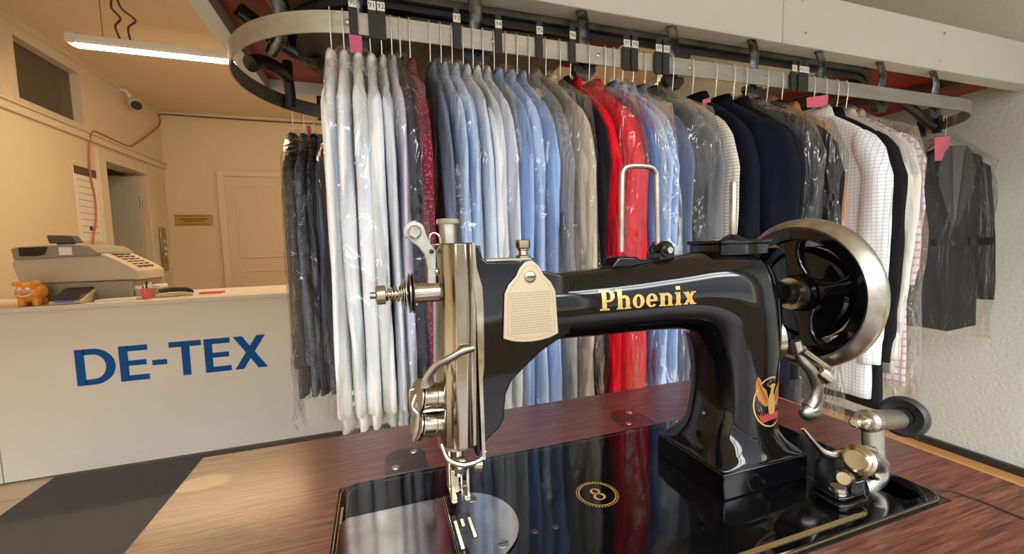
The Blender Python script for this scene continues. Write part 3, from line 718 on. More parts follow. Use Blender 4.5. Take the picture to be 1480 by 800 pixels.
S(fx(1232), FB['tan'], 'tan jacket left of the checked shirt', 'jacket', 'hanging_jacket', G6, th=.014, w=.15, L_=.80)
S(fx(1281), FB['check'], 'white shirt with fine blue grid check right of the hand wheel', group=G6, th=.020, fold=.35, L_=.86)
S(fx(1299), FB['black'], 'black jacket right of the checked shirt', 'jacket', 'hanging_jacket', 'black jackets on the right', th=.014, L_=.90)
S(fx(1317), FB['ivory'], 'ivory jacket in film right of the checked shirt and black jacket', 'jacket', 'hanging_jacket', G6, th=.016, L_=.80)
S(fx(1331), FB['pinkcheck'], 'white shirt with pink plaid at the right end of the front rail', group=G6, th=.012, sl=.45)
# hanging on the back and the left bend
GB = 'shirts on the back of the rail at the left'
for px, fb, lab in ((418, 'patterned', 'dark grey pinpoint shirt hanging at the far left, in front of the counter'), (436, 'navydots', 'slate blue pinpoint shirt at the far left, second from the counter'), (452, 'navystripe', 'navy striped shirt at the far left, third from the counter'), (464, 'slate', 'slate shirt at the far left behind the white shirts')):
    g = garment(PY(px, 300, 1.45).x, FB[fb], lab, group=GB, th=.014, L_=.86, Y=RYF+2*RR, w=.17)
for X, fb, lab in ((.25, 'darknavy', 'dark navy jacket on the back rail, in the gap left of the blue shirts'), (.35, 'burgundy', 'dark red patterned dress on the back rail, left of the blue shirts')):
    garment(X, FB[fb], lab, 'jacket', 'hanging_jacket', 'garments on the back of the rail', th=.025, Y=RYF+2*RR)

# black suit jacket facing the room at the right bend
def suit():
    hx, hy = 2.385, 1.135; t = thing('suit_jacket', 'black suit jacket with a pink slip at the right bend of the rail', 'jacket', (hx, hy, HOOKZ), math.radians(67))
    # local y is the shoulder line, local -x faces ... the room
    part('hanger', hanger_mb(0, True), M['wire'], t, False)
    W = .155
    def surf(front):
        rings = []; n = 36
        lv = [(0, .050), (.012, .085), (.035, .150), (.055, W), (.12, W*.93), (.25, W*.84), (.38, W*.80), (.50, W*.86), (.66, W*.95), (.775, W*.98)]
        for dz, ww in lv:
            r = []
            for j in range(n):
                a = 2*PI*j/n; c_, s_ = math.cos(a), math.sin(a); y = ww*(abs(c_)**.8)*(1 if c_ >= 0 else -1)
                x = (.028+.03*min(1, dz*3))*(abs(s_)**.7)*(1 if s_ >= 0 else -1)+.006*gnoise(y*9, dz*6, s_, 3)
                r.append((x, y, -.140-dz-(.020*max(0, 1-abs(y)/.06) if dz > .77 and s_ < 0 else 0)))
            rings.append(r)
        return MB().loft(rings)
    part('body', surf(1), FB['suit'], t, False, sharp=180)
    for s_ in (-1, 1):
        n = 20; rings = []
        for i in range(25):
            q = i/24; z = -.200-.60*q; yc = s_*(W-.018+.045*math.sin(q*1.6)); rx = .042*(1-.3*q)*(1 if i else .4); ry = .036*(1-.25*q)*(1 if i else .4)
            rings.append([(rx*math.cos(2*PI*j/n)*(1+.1*gnoise(j*.5, q*9, s_, 2))-.02*q, yc+ry*math.sin(2*PI*j/n), z) for j in range(n)])
        part('sleeve', MB().loft(rings), FB['suit'], t, False, sharp=180)
        # lapel
        lap = [(s_*.028, -.092), (s_*.052, -.12), (s_*.080, -.22), (s_*.066, -.225), (s_*.072, -.245), (s_*.012, -.44), (s_*.004, -.44), (s_*.022, -.22)]
        part('lapel', flat_shape([lap], lambda y, z: (-.0685+.06*abs(y), y, z-.042), .02), M['satin'], t, False)
        part('pocket_flap', MB().box(-.067, -.058, s_*.11-.045, s_*.11+.045, -.56, -.53), FB['black'], t, False)
    part('lining', flat_shape([[(-.026, -.096), (.026, -.096), (.004, -.42), (-.004, -.42)]], lambda y, z: (-.0665, y, z-.042), .03), mat('grey lining', (.09, .09, .095), .6), t, False, label='grey lining in the neck opening')
    for z in (-.46, -.55): part('button', MB().lathe((-.060, .004, z), (-.069, .004, z), [(0, .010), (1, .009)], 16), M['black'], t, False)
    return t
suit()
def slip(x, y, z, w_, h_, label, rz=0):
    t = MB().add([(-w_/2, 0, 0), (w_/2, 0, .004), (w_*.52, .004, -h_), (-w_*.48, -.003, -h_*1.02)], [(0, 1, 2, 3)]).add([(-w_/2, .0008, 0), (w_/2, .0008, .004), (w_*.52, .0048, -h_), (-w_*.48, -.0022, -h_*1.02)], [(3, 2, 1, 0)])
    me = t.mesh('paper_slip', M['pink']); o = bpy.data.objects.new('paper_slip', me); COL.objects.link(o); o.location = (x, y, z); o.rotation_euler = (0, 0, rz)
    o['label'] = label; o['category'] = 'paper slip'; o['group'] = 'pink order slips'
slip(2.30, 1.10, .405, .060, .095, 'pink paper slip on the black suit jacket hanger', math.radians(-22))
slip(-.016, .925, .437, .026, .035, 'pink paper slip on the hangers under number 90', .3)
slip(.375, .925, .402, .024, .035, 'pink paper slip above the grey jacket and beige jacket', -.4)
slip(1.315, .93, .43, .06, .03, 'pink paper slip on the hangers right of number 03', -.5)
slip(.86, .90, .375, .02, .04, 'pink paper slip on the hangers right of number 00', -.6)
slip(-.195, 1.585, .43, .012, .05, 'narrow red slip on the hangers at the far left', .2)

# clear plastic covers
def cover(x0, x1, label, L_=.88, Y=RYF, w=.225, seed=1, rz=0, cx=None, top=-.085, film='plastic'):
    cx = (x0+x1)/2; hx = (x1-x0)/2
    t = thing('plastic_cover', label, 'plastic cover', (cx, Y, HOOKZ), rz, 'clear plastic garment covers')
    rings = []; n = 64
    lv = [(0, .03, .5), (.02, .045, .8), (.05, .085, 1), (.08, .135, 1), (.115, .195, 1), (.165, w*.93, 1), (.21, w, 1)]
    for i in range(1, 43): q = i/42; lv.append((.21+(L_-.21)*q, w*(1+.04*q), 1))
    for dz, ww, k_ in lv:
        r = []
        for j in range(n):
            a = 2*PI*j/n; c_, s_ = math.cos(a), math.sin(a)
            y = ww*(abs(c_)**.8)*(1 if c_ >= 0 else -1); x = (hx*k_+.004)*(abs(s_)**.5)*(1 if s_ >= 0 else -1)
            g = gnoise(x*22, y*16, dz*7, seed)+.6*gnoise(x*50, y*40, dz*22, seed+3)
            g2 = gnoise(c_*2.2, s_*2.2, dz*5, seed+8); loose = .35+1.3*max(0, (dz-.72))/.2
            y += .020*g2*(1 if dz > .05 else .3)*(-1 if c_ < 0 else 1); x += (.004*g+.004*g2)*(1+loose)*(1 if s_ > 0 else -1)
            z = top-dz+(.03*gnoise(c_*3, s_*3, 1, seed) if dz > L_-.01 else 0)
            r.append((x, y, z))
        rings.append(r)
    part('film', MB().loft(rings, cap=False), M[film], t, False, sharp=180)
    return t
cover(fx(480)-.012, fx(555)+.010, 'clear plastic cover over the white shirts at the left end', seed=1)
cover(fx(566)-.008, fx(625)+.010, 'clear plastic cover over the lavender and burgundy shirts', seed=2)
cover(fx(655)-.010, fx(715)+.006, 'clear plastic cover over the slate and light blue shirts', seed=3)
cover(fx(726)-.008, fx(752)+.006, 'clear plastic cover over the white shirt in the blue bundle', seed=4)
cover(fx(762)-.008, fx(808)+.008, 'clear plastic cover over the mid blue shirts', seed=5)
cover(fx(822)-.013, fx(832)+.013, 'clear plastic cover over the grey striped jacket', seed=6)
cover(fx(852)-.015, fx(862)+.012, 'clear plastic cover over the beige jacket', seed=7)
cover(fx(895)-.012, fx(930)+.018, 'clear plastic cover over the red coat', seed=8, L_=.95)
cover(fx(948)-.012, fx(985)+.008, 'clear plastic cover over the blue shirts right of the red coat', seed=9)
cover(fx(1000)-.016, fx(1042)+.014, 'clear plastic cover over the charcoal and grey jackets', seed=10)
cover(fx(1160)-.006, fx(1182)+.020, 'clear plastic cover over the charcoal garment above the hand wheel', seed=11)
cover(fx(1205)-.026, fx(1215)+.014, 'clear plastic cover over the black garment left of the checked shirt', seed=12, L_=1.0)
cover(fx(1316)-.018, fx(1333)+.018, 'clear plastic cover over the ivory and plaid garments at the right', seed=13, L_=1.02)
cover(PY(414, 300, 1.45).x-.02, PY(466, 300, 1.45).x+.01, 'clear plastic cover over the dark shirts at the far left', seed=14, Y=RYF+2*RR, L_=.98, w=.24)
cover(2.385-.070, 2.385+.070, 'clear plastic cover over the black suit jacket', seed=15, Y=1.135, rz=math.radians(67), L_=.90, w=.19, film='plastic_thin')

# ================================================================== TABLE
TZ = -.243
tb = thing('sewing_table', 'mahogany veneered sewing machine table in the foreground', 'table', (.18, .22, FL))
TX0, TX1, TY0, TY1 = -.209, .575, -.12, .57
# top with the machine cut-out
hx0, hx1, hy0, hy1 = -.0475, .4875, .2135, .442
tt = MB()
def gridtop():
    xs = [TX0, hx0, hx1, TX1]; ys = [TY0, hy0, hy1, TY1]
    for i in range(3):
        for j in range(3):
            if i == 1 and j == 1: continue
            tt.box(xs[i], xs[i+1], ys[j], ys[j+1], TZ-.022, TZ)
gridtop()
part('tabletop', tt, M['wood'], tb)
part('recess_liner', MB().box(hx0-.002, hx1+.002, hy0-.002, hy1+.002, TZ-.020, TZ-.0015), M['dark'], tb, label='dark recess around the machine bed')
part('edge_band', MB().box(TX1, TX1+.004, TY0, TY1, TZ-.022, TZ-.0005), M['orangewood'], tb, label='orange wooden edge')
part('flap_seam', MB().tube([(.4890, .232, TZ+.0004), (.500, .226, TZ+.0004), (.507, .212, TZ+.0004), (.509, .17, TZ+.0004), (.509, -.1, TZ+.0004)], .0009, 6), M['dark'], tb)
part('apron', MB().box(TX0+.02, TX1-.02, TY0+.02, TY1-.02, TZ-.09, TZ-.023), M['wood'], tb)
for x in (TX0+.05, TX1-.05):
    for y in (TY0+.05, TY1-.05):
        part('leg', MB().tube([(x, y, TZ-.09), (x, y, -.6), (x, y, FL+.02), (x, y, FL)], [.022, .016, .018, .02], 12), M['black'], tb)
for X_, Y_, rz_, lab in ((.021, .444, 0, 'steel'), (.322, .444, 0, 'steel')):
    sh = [(-.023, 0), (.023, 0), (.023, .035)]+[(.023*math.cos(a), .035+.023*math.sin(a)) for a in [PI*i/12 for i in range(1, 12)]]+[(-.023, .035)]
    h = part('bed_hinge', MB().prism([(X_+x, Y_+y) for x, y in sh], 2, TZ+.0002, TZ+.0016), worn_metal('tarnished steel', (.20, .15, .13), (.13, .09, .075), .3), tb, b=.0005)
    for sx, sy in ((-.012, .014), (.010, .044)): part('screw', MB().lathe((X_+sx, Y_+sy, TZ+.0016), (X_+sx, Y_+sy, TZ+.0024), [(0, .0045), (1, .004)], 14), M['brassy'], h)

# ================================================================== SEWING MACHINE
BZ = -.2395
sm = thing('sewing_machine', 'antique black enamelled sewing machine with gold lettering on the table', 'sewing machine', (.22, .328, TZ))
bed = MB()
def rrect(x0, x1, y0, y1, r, n=6): return rr(x0, x1, y0, y1, r, n)
outl = rrect(-.0445, .484, .2165, .439, .016)
bed.loft([[(x, y, BZ-.0052) for x, y in outl], [(x, y, BZ-.0012) for x, y in outl], [(.22+(x-.22)*.9955, .328+(y-.328)*.990, BZ) for x, y in outl]])
bedo = part('bed', bed, M['enamel'], sm, sharp=25)
part('bed_rim', MB().loft([[(.22+(x-.22)*k+0, .328+(y-.328)*k2, z) for x, y in rrect(-.0445, .484, .2165, .439, .016)] for k, k2, z in ((1.0035, 1.008, BZ-.004), (1.0035, 1.008, BZ-.0010), (1.0, 1.0, BZ-.0006), (1.0, 1.0, BZ-.004))], cap=False), M['brassy'], sm)
# gold dotted border and stripe
def ringline(x0, x1, y0, y1, r, t, z, dotted=False):
    o = rrect(x0, x1, y0, y1, r, 8); out = []
    pts = [Vector((*p, 0)) for p in o]; pts.append(pts[0]); acc = 0
    for a, b in zip(pts, pts[1:]):
        d = b-a; Ln = d.length
        if Ln < 1e-6: continue
        d.normalize(); n = Vector((-d.y, d.x, 0))*t/2
        if not dotted: out.append([tuple((p)[:2]) for p in (a-n, b-n, b+n, a+n)])
        else:
            s_ = 0
            while s_ < Ln:
                p, q = a+d*s_, a+d*min(s_+.0011, Ln); out.append([tuple(v[:2]) for v in (p-n, q-n, q+n, p+n)]); s_ += .0024
    return flat_shape(out, lambda x, y: (x, y, z))
zg = BZ+.00025
part('gold_border', ringline(-.0375, .4, .2235, .4315, .016, .0011, zg, True), M['goldold'], sm, label='fine dotted gold line')
part('gold_stripe', flat_shape([bx(.06, .2262-.0022, .384, .2262+.0022)]+[[(-.0425, .24), (-.0405, .24), (-.0405, .40), (-.0425, .40)]]+[bx(.384, .2245, .392, .2279)], lambda x, y: (x, y, zg)), M['goldold'], sm, label='worn gold stripe')
# number medallion
ec = Vector((.1900, .333, 0))
med = arc(0, 0, .0180, .0180, 0, 360, .0011, 40)
for i in range(44):
    a = 2*PI*i/44; c = Vector((math.cos(a), math.sin(a)))*.0196; n_ = .0007; med.append([(c.x-n_, c.y-n_), (c.x+n_, c.y-n_), (c.x+n_, c.y+n_), (c.x-n_, c.y+n_)])
eight = arc(0, .0042, .0050, .0046, 0, 360, .0022, 24, .0016)+arc(0, -.0045, .0060, .0053, 0, 360, .0026, 24, .0017)
part('number_medallion', flat_shape(med+eight, lambda x, y: (ec.x+x, ec.y+y, zg)), M['gold'], sm, label='gold figure 8 in a beaded ring')
for x, y in ((.115, .3065), (.1335, .3055)): part('bed_screw', MB().lathe((x, y, BZ), (x, y, BZ+.0008), [(0, .0032), (1, .0024)], 14), M['black'], sm)
# slide plate, needle plate
ncx, ncy, nr = .0575, .331, .0495
xcut = .0495
arcs = [(ncx+nr*math.cos(a), ncy+nr*math.sin(a)) for a in [math.radians(-99+198*i/40) for i in range(41)]]
npl = MB().prism(arcs, 2, BZ+.0002, BZ+.0019)
npo = part('needle_plate', npl, M['steel'], sm, b=.0005)
part('slide_plate', MB().prism([(-.0420, .219), (xcut-.0006, .219), (xcut-.0006, .3792), (-.036, .3792), (-.0420, .372)], 2, BZ+.0002, BZ+.0019), M['steel'], sm, b=.0005)
part('finger_notch', MB().loft([[(-.026+.010*math.cos(2*PI*j/20), .315+.006*math.sin(2*PI*j/20), BZ+.0021) for j in range(20)], [(-.026+.006*math.cos(2*PI*j/20), .315+.003*math.sin(2*PI*j/20), BZ+.0021) for j in range(20)]]), M['black'], sm)
slots = [(.0537, .322, .3480), (.0595, .330, .3495), (.0660, .3225, .3480)]
for i, (x, ya, yb) in enumerate(slots):
    part('feed_slot', MB().box(x-.0021, x+.0021, ya-(.018 if i == 0 else .009 if i == 2 else .000), yb, BZ+.0017, BZ+.0021), M['dark'], npo)
    teeth = MB()
    yy = ya-(.017 if i == 0 else .008 if i == 2 else -.001)
    while yy < yb-.010: teeth.prism([(yy, BZ+.002), (yy+.0012, BZ+.0034), (yy+.0018, BZ+.002)], 0, x-.0013, x+.0013); yy += .0018
    part('feed_dog', teeth, M['white'] if False else M['nickel'], npo)
part('needle_hole', MB().lathe((.0595, .3235, BZ+.0018), (.0595, .3235, BZ+.0024), [(0, .0022), (.6, .0022), (1, .0012)], 16), M['dark'], npo)
for x, y in ((.0745, .366), (.0850, .300)):
    s_ = part('plate_screw', MB().lathe((x, y, BZ+.0019), (x, y, BZ+.0024), [(0, .0050), (1, .0048)], 20), M['brassy'], npo)
    part('screw_slot', MB().box(x-.0042, x+.0042, y-.0006, y+.0006, BZ+.0023, BZ+.0026), M['dark'], npo)

# --- cast arm and pillar as one swept body
def sect(ci, co, b, e, yc=.328, n=40):
    ci, co = Vector((ci[0], 0, ci[1])), Vector((co[0], 0, co[1])); c = (ci+co)/2; h = (co-ci)/2; r = []
    for j in range(n):
        a = 2*PI*j/n; cc, ss = math.cos(a), math.sin(a)
        u = (abs(cc)**e)*(1 if cc >= 0 else -1); v = (abs(ss)**e)*(1 if ss >= 0 else -1)
        r.append(c+h*u+Vector((0, yc+b*v, 0)))
    return r
ST = [((.095, -.082), (.095, -.026), .0255, .80), ((.150, -.0825), (.150, -.0245), .0265, .85), ((.205, -.0835), (.205, -.021), .029, .88), ((.252, -.084), (.256, -.0155), .033, .86), ((.283, -.0865), (.312, -.0105), .036, .80),
      ((.300, -.095), (.3650, -.0165), .0375, .74), ((.309, -.109), (.3855, -.045), .0375, .64), ((.3140, -.130), (.3875, -.090), .0370, .60), ((.3160, -.152), (.3845, -.135), .0365, .60), ((.3145, -.172), (.3830, -.168), .0370, .60),
      ((.3085, -.190), (.3850, -.189), .0385, .66), ((.3000, -.2040), (.3905, -.2035), .042, .48), ((.2920, -.2120), (.3975, -.2125), .0455, .25), ((.2920, -.2150), (.3975, -.2150), .046, .18)]
def cat(a, b, c, d, t): return .5*((2*b)+(c-a)*t+(2*a-5*b+4*c-d)*t*t+(3*b-a-3*c+d)*t**3)
rings = []; K = 6
for i in range(len(ST)-1):
    q = [ST[max(i-1, 0)], ST[i], ST[i+1], ST[min(i+2, len(ST)-1)]]
    for j in range(K if i < len(ST)-2 else K+1):
        t = j/K
        ci = tuple(cat(*[s_[0][k] for s_ in q], t) for k in (0, 1)); co = tuple(cat(*[s_[1][k] for s_ in q], t) for k in (0, 1))
        rings.append(sect(ci, co, cat(*[s_[2] for s_ in q], t), max(.15, cat(*[s_[3] for s_ in q], t))))
arm = MB().loft(rings)
armo = part('arm', arm, M['enamel'], sm, sharp=50)
BV = BVHTree.FromPolygons([v[:] for v in arm.v], arm.f)
part('pillar_base', MB().box(.2915, .3980, .2815, .3745, BZ, -.2145), M['enamel'], sm, b=.0015)
part('inspection_screw', MB().lathe((.3130, .330, -.178), (.3100, .330, -.178), [(0, .004), (1, .003)], 16), M['black'], sm)
# shaft boss
part('shaft_boss', MB().lathe((.366, .328, -.056), (.436, .331, -.061), [(0, .026), (.25, .018), (.5, .0135), (.95, .0120), (1, .010)], 32), M['enamel'], sm)
# head
hd = [(.0735, .001), (.0800, .001), (.0812, -.0085), (.0850, -.0115), (.118, -.0125), (.128, -.020), (.142, -.024), (.150, -.030), (.150, -.074), (.140, -.0775), (.128, -.0860), (.112, -.0985), (.1020, -.1070), (.0968, -.117), (.0952, -.128), (.0945, -.137), (.0900, -.1445), (.0820, -.1500), (.0762, -.1555), (.0735, -.1640), (.0710, -.1640)]
hd = [(x-.0040 if x < .13 else x, z) for x, z in hd]
part('head', MB().prism(hd, 1, .3035, .3535), M['enamel'], sm, b=.005)
part('head_top_plate', MB().prism([(.0815, .309), (.119, .309), (.124, .314), (.126, .328), (.124, .342), (.119, .347), (.0815, .347)], 2, -.0118, -.0100), M['nickelmatte'], sm, b=.0004)
tsn = MB().lathe((.1155, .318, -.0100), (.1155, .318, .0048), [(0, .0062), (.12, .0062), (.18, .0040), (.38, .0035), (.42, .0046), (.5, .0046), (.55, .0060), (.60, .0062), (.96, .0062), (1, .0056)], 28)
part('oil_cap', tsn, M['brassy'], sm)
# faceplate
fp = [(.0745, .3000), (.0700, .3005), (.0672, .2970), (.0585, .2970), (.0556, .3015), (.0505, .3050), (.0470, .3160), (.0465, .3290), (.0470, .3420), (.0505, .3510), (.0560, .3550), (.0745, .3585)]
fpl = MB(); levels = [(.0035, .0), (-.02, 0), (-.045, -.0), (-.10, -.002), (-.1535, -.0035)]
fpl.loft([[(x+dx, y, z) for x, y in fp] for z, dx in levels])
fpl.v = [v-Vector((.0035, 0, 0)) for v in fpl.v]
fpo = part('face_plate', fpl, worn_metal('dark worn nickel', (.40, .36, .29), (.22, .18, .12), .2, 26, (1, 1, .35)), sm, sharp=20, label='worn nickel face plate'); bev(fpo, .0012, 2, 20)
part('face_flange', MB().prism([(x-.0040, z) for x, z in [(.0725, .0035), (.0745, .0035), (.0752, -.015), (.0790, -.030), (.0795, -.045), (.0785, -.090), (.0770, -.100), (.0770, -.1645), (.0745, -.1645), (.0740, -.100), (.0740, -.045), (.0725, -.028)]], 1, .2985, .3010), M['nickel'], sm)
part('face_slot', MB().lathe((.0555, .2990, -.0860), (.0555, .2972, -.0860), [(0, .0062), (.6, .0062), (.6, .0048), (.1, .0045)], 24), M['brassy'], fpo)
# presser adjuster on top
kn = MB().lathe((.0560, .328, .0035), (.0560, .328, .0230), [(0, .0070), (.78, .0070), (.79, .0085), (.82, .0088), (.97, .0088), (1, .0080)], 40)
part('presser_adjuster', kn, M['nickelmatte'], sm)
kg = MB()
for i in range(40):
    a = 2*PI*i/40; kg.cyl((.056+.0086*math.cos(a), .328+.0086*math.sin(a), .0190), (.056+.0086*math.cos(a+.1), .328+.0086*math.sin(a+.1), .0226), .0005, n=5)
part('knurling', kg, M['nickel'], sm)
# tension unit pointing left
ty, tz = .318, -.0335
tn = MB().lathe((.0470, ty, tz), (.0265, ty, tz), [(0, .0085), (.1, .0078), (1, .0078)], 28)
part('tension_post', tn, M['nickel'], sm)
part('tension_disc', MB().lathe((.0265, ty, tz), (.0215, ty, tz), [(0, .006), (.1, .0155), (.25, .0160), (.5, .0125), (.6, .0150), (.8, .0150), (1, .008)], 36), worn_metal('dark bronze', (.30, .26, .20), (.18, .14, .09), .3), sm)
for i, (x, r) in enumerate(((.0205, .0122), (.0190, .0105), (.0175, .0088))): part('tension_disc', MB().lathe((x, ty, tz), (x-.0012, ty, tz), [(0, r*.6), (.3, r), (.7, r), (1, r*.6)], 30), M['brassy'], sm)
sp = [(.0165-.0105*i/72, ty+.0056*(1-.25*i/72)*math.cos(i*PI/9), tz+.0056*(1-.25*i/72)*math.sin(i*PI/9)) for i in range(73)]
part('tension_spring', MB().tube(sp, .00075, 6, smooth=False), M['brassy'], sm)
part('tension_nut', MB().lathe((.0060, ty, tz), (-.0015, ty, tz), [(0, .0055), (.1, .0072), (.85, .0072), (1, .0055)], 24), M['brassy'], sm)
part('tension_screw', MB().cyl((.022, ty, tz), (-.0055, ty, tz), .0026), M['nickel'], sm)
# upper thread guide arm
tg = MB()
outl2 = [(.0430, -.0285), (.0365, -.0285), (.0372, -.0150), (.0355, -.0050), (.0310, .0015), (.0255, .0055), (.0228, .0085)]
bossc = (.0285, .0125)
cc = [(bossc[0]+.0080*math.cos(a), bossc[1]+.0080*math.sin(a)) for a in [math.radians(215-i*15) for i in range(15)]]
outl2 += cc + [(.0395, .0040), (.0440, -.0020)]
part('thread_arm', MB().prism(outl2, 1, ty-.0030, ty+.0010), M['nickelmatte'], sm, b=.0009)
part('arm_screw', MB().lathe((bossc[0], ty-.003, bossc[1]), (bossc[0], ty-.0075, bossc[1]), [(0, .0052), (.8, .0048), (1, .0040)], 28), M['nickel'], sm)
part('arm_rivet', MB().lathe((.0405, ty-.003, -.0025), (.0405, ty-.0036, -.0025), [(0, .0019), (1, .0016)], 12), M['dark'], sm)
part('arm_rivet', MB().lathe((.0440, ty-.001, -.0180), (.0500, ty-.004, -.0180), [(0, .0036), (.8, .0036), (1, .0030)], 16), M['nickel'], sm)
part('thread_eyelet', MB().tube([(.0395, ty, .0040), (.0405, ty, .0100), (.0440, ty, .0115), (.0475, ty, .0080), (.0480, ty, -.002)], .0009, 8), M['nickel'], sm)
# take-up lever
def Q(px, py, y): return PY(px, py, y)
lv = [Q(684, 504, .294), Q(668, 508, .292), Q(648, 519, .292), Q(630, 529, .295), Q(618, 545, .298), Q(617, 556, .300)]
part('take_up_lever', MB().tube(lv, [.0030, .0034, .0036, .0036, .0040, .0052], 12, ry=.7), M['nickelmatte'], sm)
# thread regulator block
for pxy, r, nm in ((572, .0112, 'regulator_drum'), (611, .0100, 'regulator_drum')):
    a, b = Q(641, pxy, .318), Q(608, pxy+2, .312)
    part(nm, MB().lathe(a, b, [(0, r), (.5, r), (.52, r*.94), (1, r*.94)], 30), M['nickel'], sm)
    part('regulator_disc', MB().lathe(Q(608, pxy+2, .312), Q(600, pxy+2, .311), [(0, r*.9), (.2, r*1.25), (.35, r*1.25), (.5, r*.8), (.6, r*1.2), (.8, r*1.2), (1, r*.5)], 30), M['brassy'], sm)
part('regulator_bracket', MB().tube([Q(641, 592, .305), Q(625, 593, .303), Q(610, 594, .303), Q(604, 588, .303)], .0012, 8), M['nickel'], sm)
part('thread_hook', MB().tube([Q(601, 570, .298), Q(596, 588, .296), Q(604, 600, .296), Q(603, 620, .297), Q(598, 636, .298)], [.0012, .0012, .0016, .0022, .0012], 8), M['nickelmatte'], sm)
part('check_spring', MB().tube([Q(598, 562, .300), Q(592, 566, .300), Q(594, 588, .300), Q(601, 590, .300), Q(603, 580, .300)], .0009, 8), M['nickel'], sm)
# below the face plate: bars, clamp, foot
zpb = -.157
part('needle_bar_guide', MB().lathe((.0570, .328, -.1635), (.0570, .328, -.1560), [(0, .0120), (.3, .0165), (1, .0165)], 30), M['nickelmatte'], sm)
part('presser_lifter', MB().tube([(.0400, .305, -.1490), (.0445, .301, -.1600), (.0560, .299, -.1655), (.0690, .301, -.1650), (.0740, .303, -.1600)], [.0015, .0020, .0022, .0020, .0015], 10), M['nickel'], sm)
part('needle_bar', MB().cyl((.0575, .330, -.1900), (.0575, .330, -.156), .0045), M['nickel'], sm)
part('presser_bar', MB().cyl((.0520, .342, -.205), (.0520, .342, -.156), .0038), M['brassy'], sm)
part('needle_clamp', MB().sphere((.0585, .328, -.1800), .0072, 24, (1, 1, 1.15)), M['brassy'], sm)
part('clamp_screw', MB().lathe((.0640, .327, -.1810), (.0765, .325, -.1825), [(0, .0026), (.45, .0026), (.5, .0062), (.95, .0062), (1, .005)], 26), M['brassy'], sm)
part('needle', MB().tube([(.0595, .331, -.186), (.0595, .331, -.205), (.0595, .331, -.2150)], [.0011, .0009, .0003], 8, smooth=False), M['steel'], sm)
part('presser_foot', MB().box(.0505, .0570, .330, .338, -.2060, -.186).box(.0490, .0540, .322, .344, -.2100, -.2055).box(.0600, .0650, .322, .344, -.2100, -.2055).box(.0490, .0650, .336, .344, -.2090, -.2045), M['brassy'], sm, b=.0006)
part('needle_guard', MB().box(.0628, .0650, .325, .331, -.2065, -.184), M['nickel'], sm, b=.0004)
# brass reference tag
tc = (.1148, -.024)
half = [(0, -.0120), (.0045, -.0133), (.0085, -.0175), (.0115, -.0235), (.0180, -.0300), (.0215, -.0370), (.0235, -.0720), (.0160, -.0748), (.0080, -.0762), (0, -.0766)]
tagp = [(tc[0]+x, z) for x, z in half]+[(tc[0]-x, z) for x, z in half[::-1][1:-1]]
tg_ = part('reference_tag', MB().prism(tagp, 1, .3010, .3028), M['plate'], sm, b=.0006, label='engraved brass tag')
gl = [(tc[0]+x*.86, -.045+(z+.045)*.90) for x, z in half]; gl += [(2*tc[0]-x, z) for x, z in gl[::-1][1:-1]]
ln = []
for a, b in zip(gl, gl[1:]+gl[:1]):
    d = Vector(b)-Vector(a); n_ = Vector((-d.y, d.x)).normalized()*.0002; ln.append([tuple(Vector(a)-n_), tuple(Vector(b)-n_), tuple(Vector(b)+n_), tuple(Vector(a)+n_)])
rnd = random.Random(3)
for i in range(17):
    z = -.0375-i*.0020; x = tc[0]-.0175
    while x < tc[0]+.0165:
        w_ = rnd.uniform(.0008, .0024); ln.append(bx(x, z, min(x+w_, tc[0]+.0175), z+.0008)); x += w_+.0006
part('tag_engraving', flat_shape(ln, lambda x, z: (x, .30085, z)), mat('engraved shadow', (.34, .25, .15), .5, .5), tg_)
ts = part('tag_screw', MB().lathe((tc[0], .3010, -.0245), (tc[0], .2985, -.0245), [(0, .0048), (.6, .0046), (1, .0030)], 22), M['brassy'], sm)
part('screw_slot', MB().box(tc[0]-.0034, tc[0]+.0034, .2981, .2987, -.0250, -.0240), M['dark'], ts)
# spool bracket: nickel wire loop on a black block
bx1 = MB().prism([(.199, -.0225), (.207, -.0120), (.226, -.0130), (.230, -.0160), (.258, -.0150), (.262, -.0180), (.262, -.022)], 1, .318, .338)
part('loop_base', bx1, M['enamel'], sm, b=.002)
part('loop_clamp', MB().lathe((.2590, .317, -.0080), (.2590, .339, -.0080), [(0, .0070), (.1, .0085), (.9, .0085), (1, .0070)], 24).prism([(.250, -.018), (.268, -.018), (.2665, -.008), (.2515, -.008)], 1, .318, .338), M['enamel'], sm)
part('clamp_bolt', MB().lathe((.2590, .317, -.0080), (.2590, .3135, -.0080), [(0, .0036), (1, .0030)], 16), M['nickel'], sm)
y = .326
lp = [(.2145, y, -.0085), (.2150, y, .020), (.2160, y, .058), (.2175, y, .0655), (.2225, y, .0690), (.2350, y, .0700), (.2470, y, .0690), (.2520, y, .0650), (.2535, y, .058), (.2540, y, .020), (.2545, y, -.004)]
part('thread_loop', MB().tube(lp, .0026, 12), M['nickelmatte'], sm)
# spool pin on a stepped cap
part('arm_cap', MB().prism(rrect(.3120, .3720, .304, .352, .006), 2, -.0150, -.0040).prism(rrect(.3100, .3745, .302, .354, .006), 2, -.0042, -.0005), M['enamel'], sm, b=.001)
part('cap_boss', MB().lathe((.3480, .328, -.001), (.3480, .328, .0055), [(0, .0140), (.4, .010), (1, .004)], 28), M['enamel'], sm)
part('cap_screw', MB().sphere((.3150, .316, .0000), .0036, 14, (1, 1, .5)), M['nickel'], sm)
part('spool_pin', MB().lathe((.3480, .328, .004), (.3480, .328, .0590), [(0, .0034), (.97, .0034), (1, .0026)], 20), M['nickel'], sm)

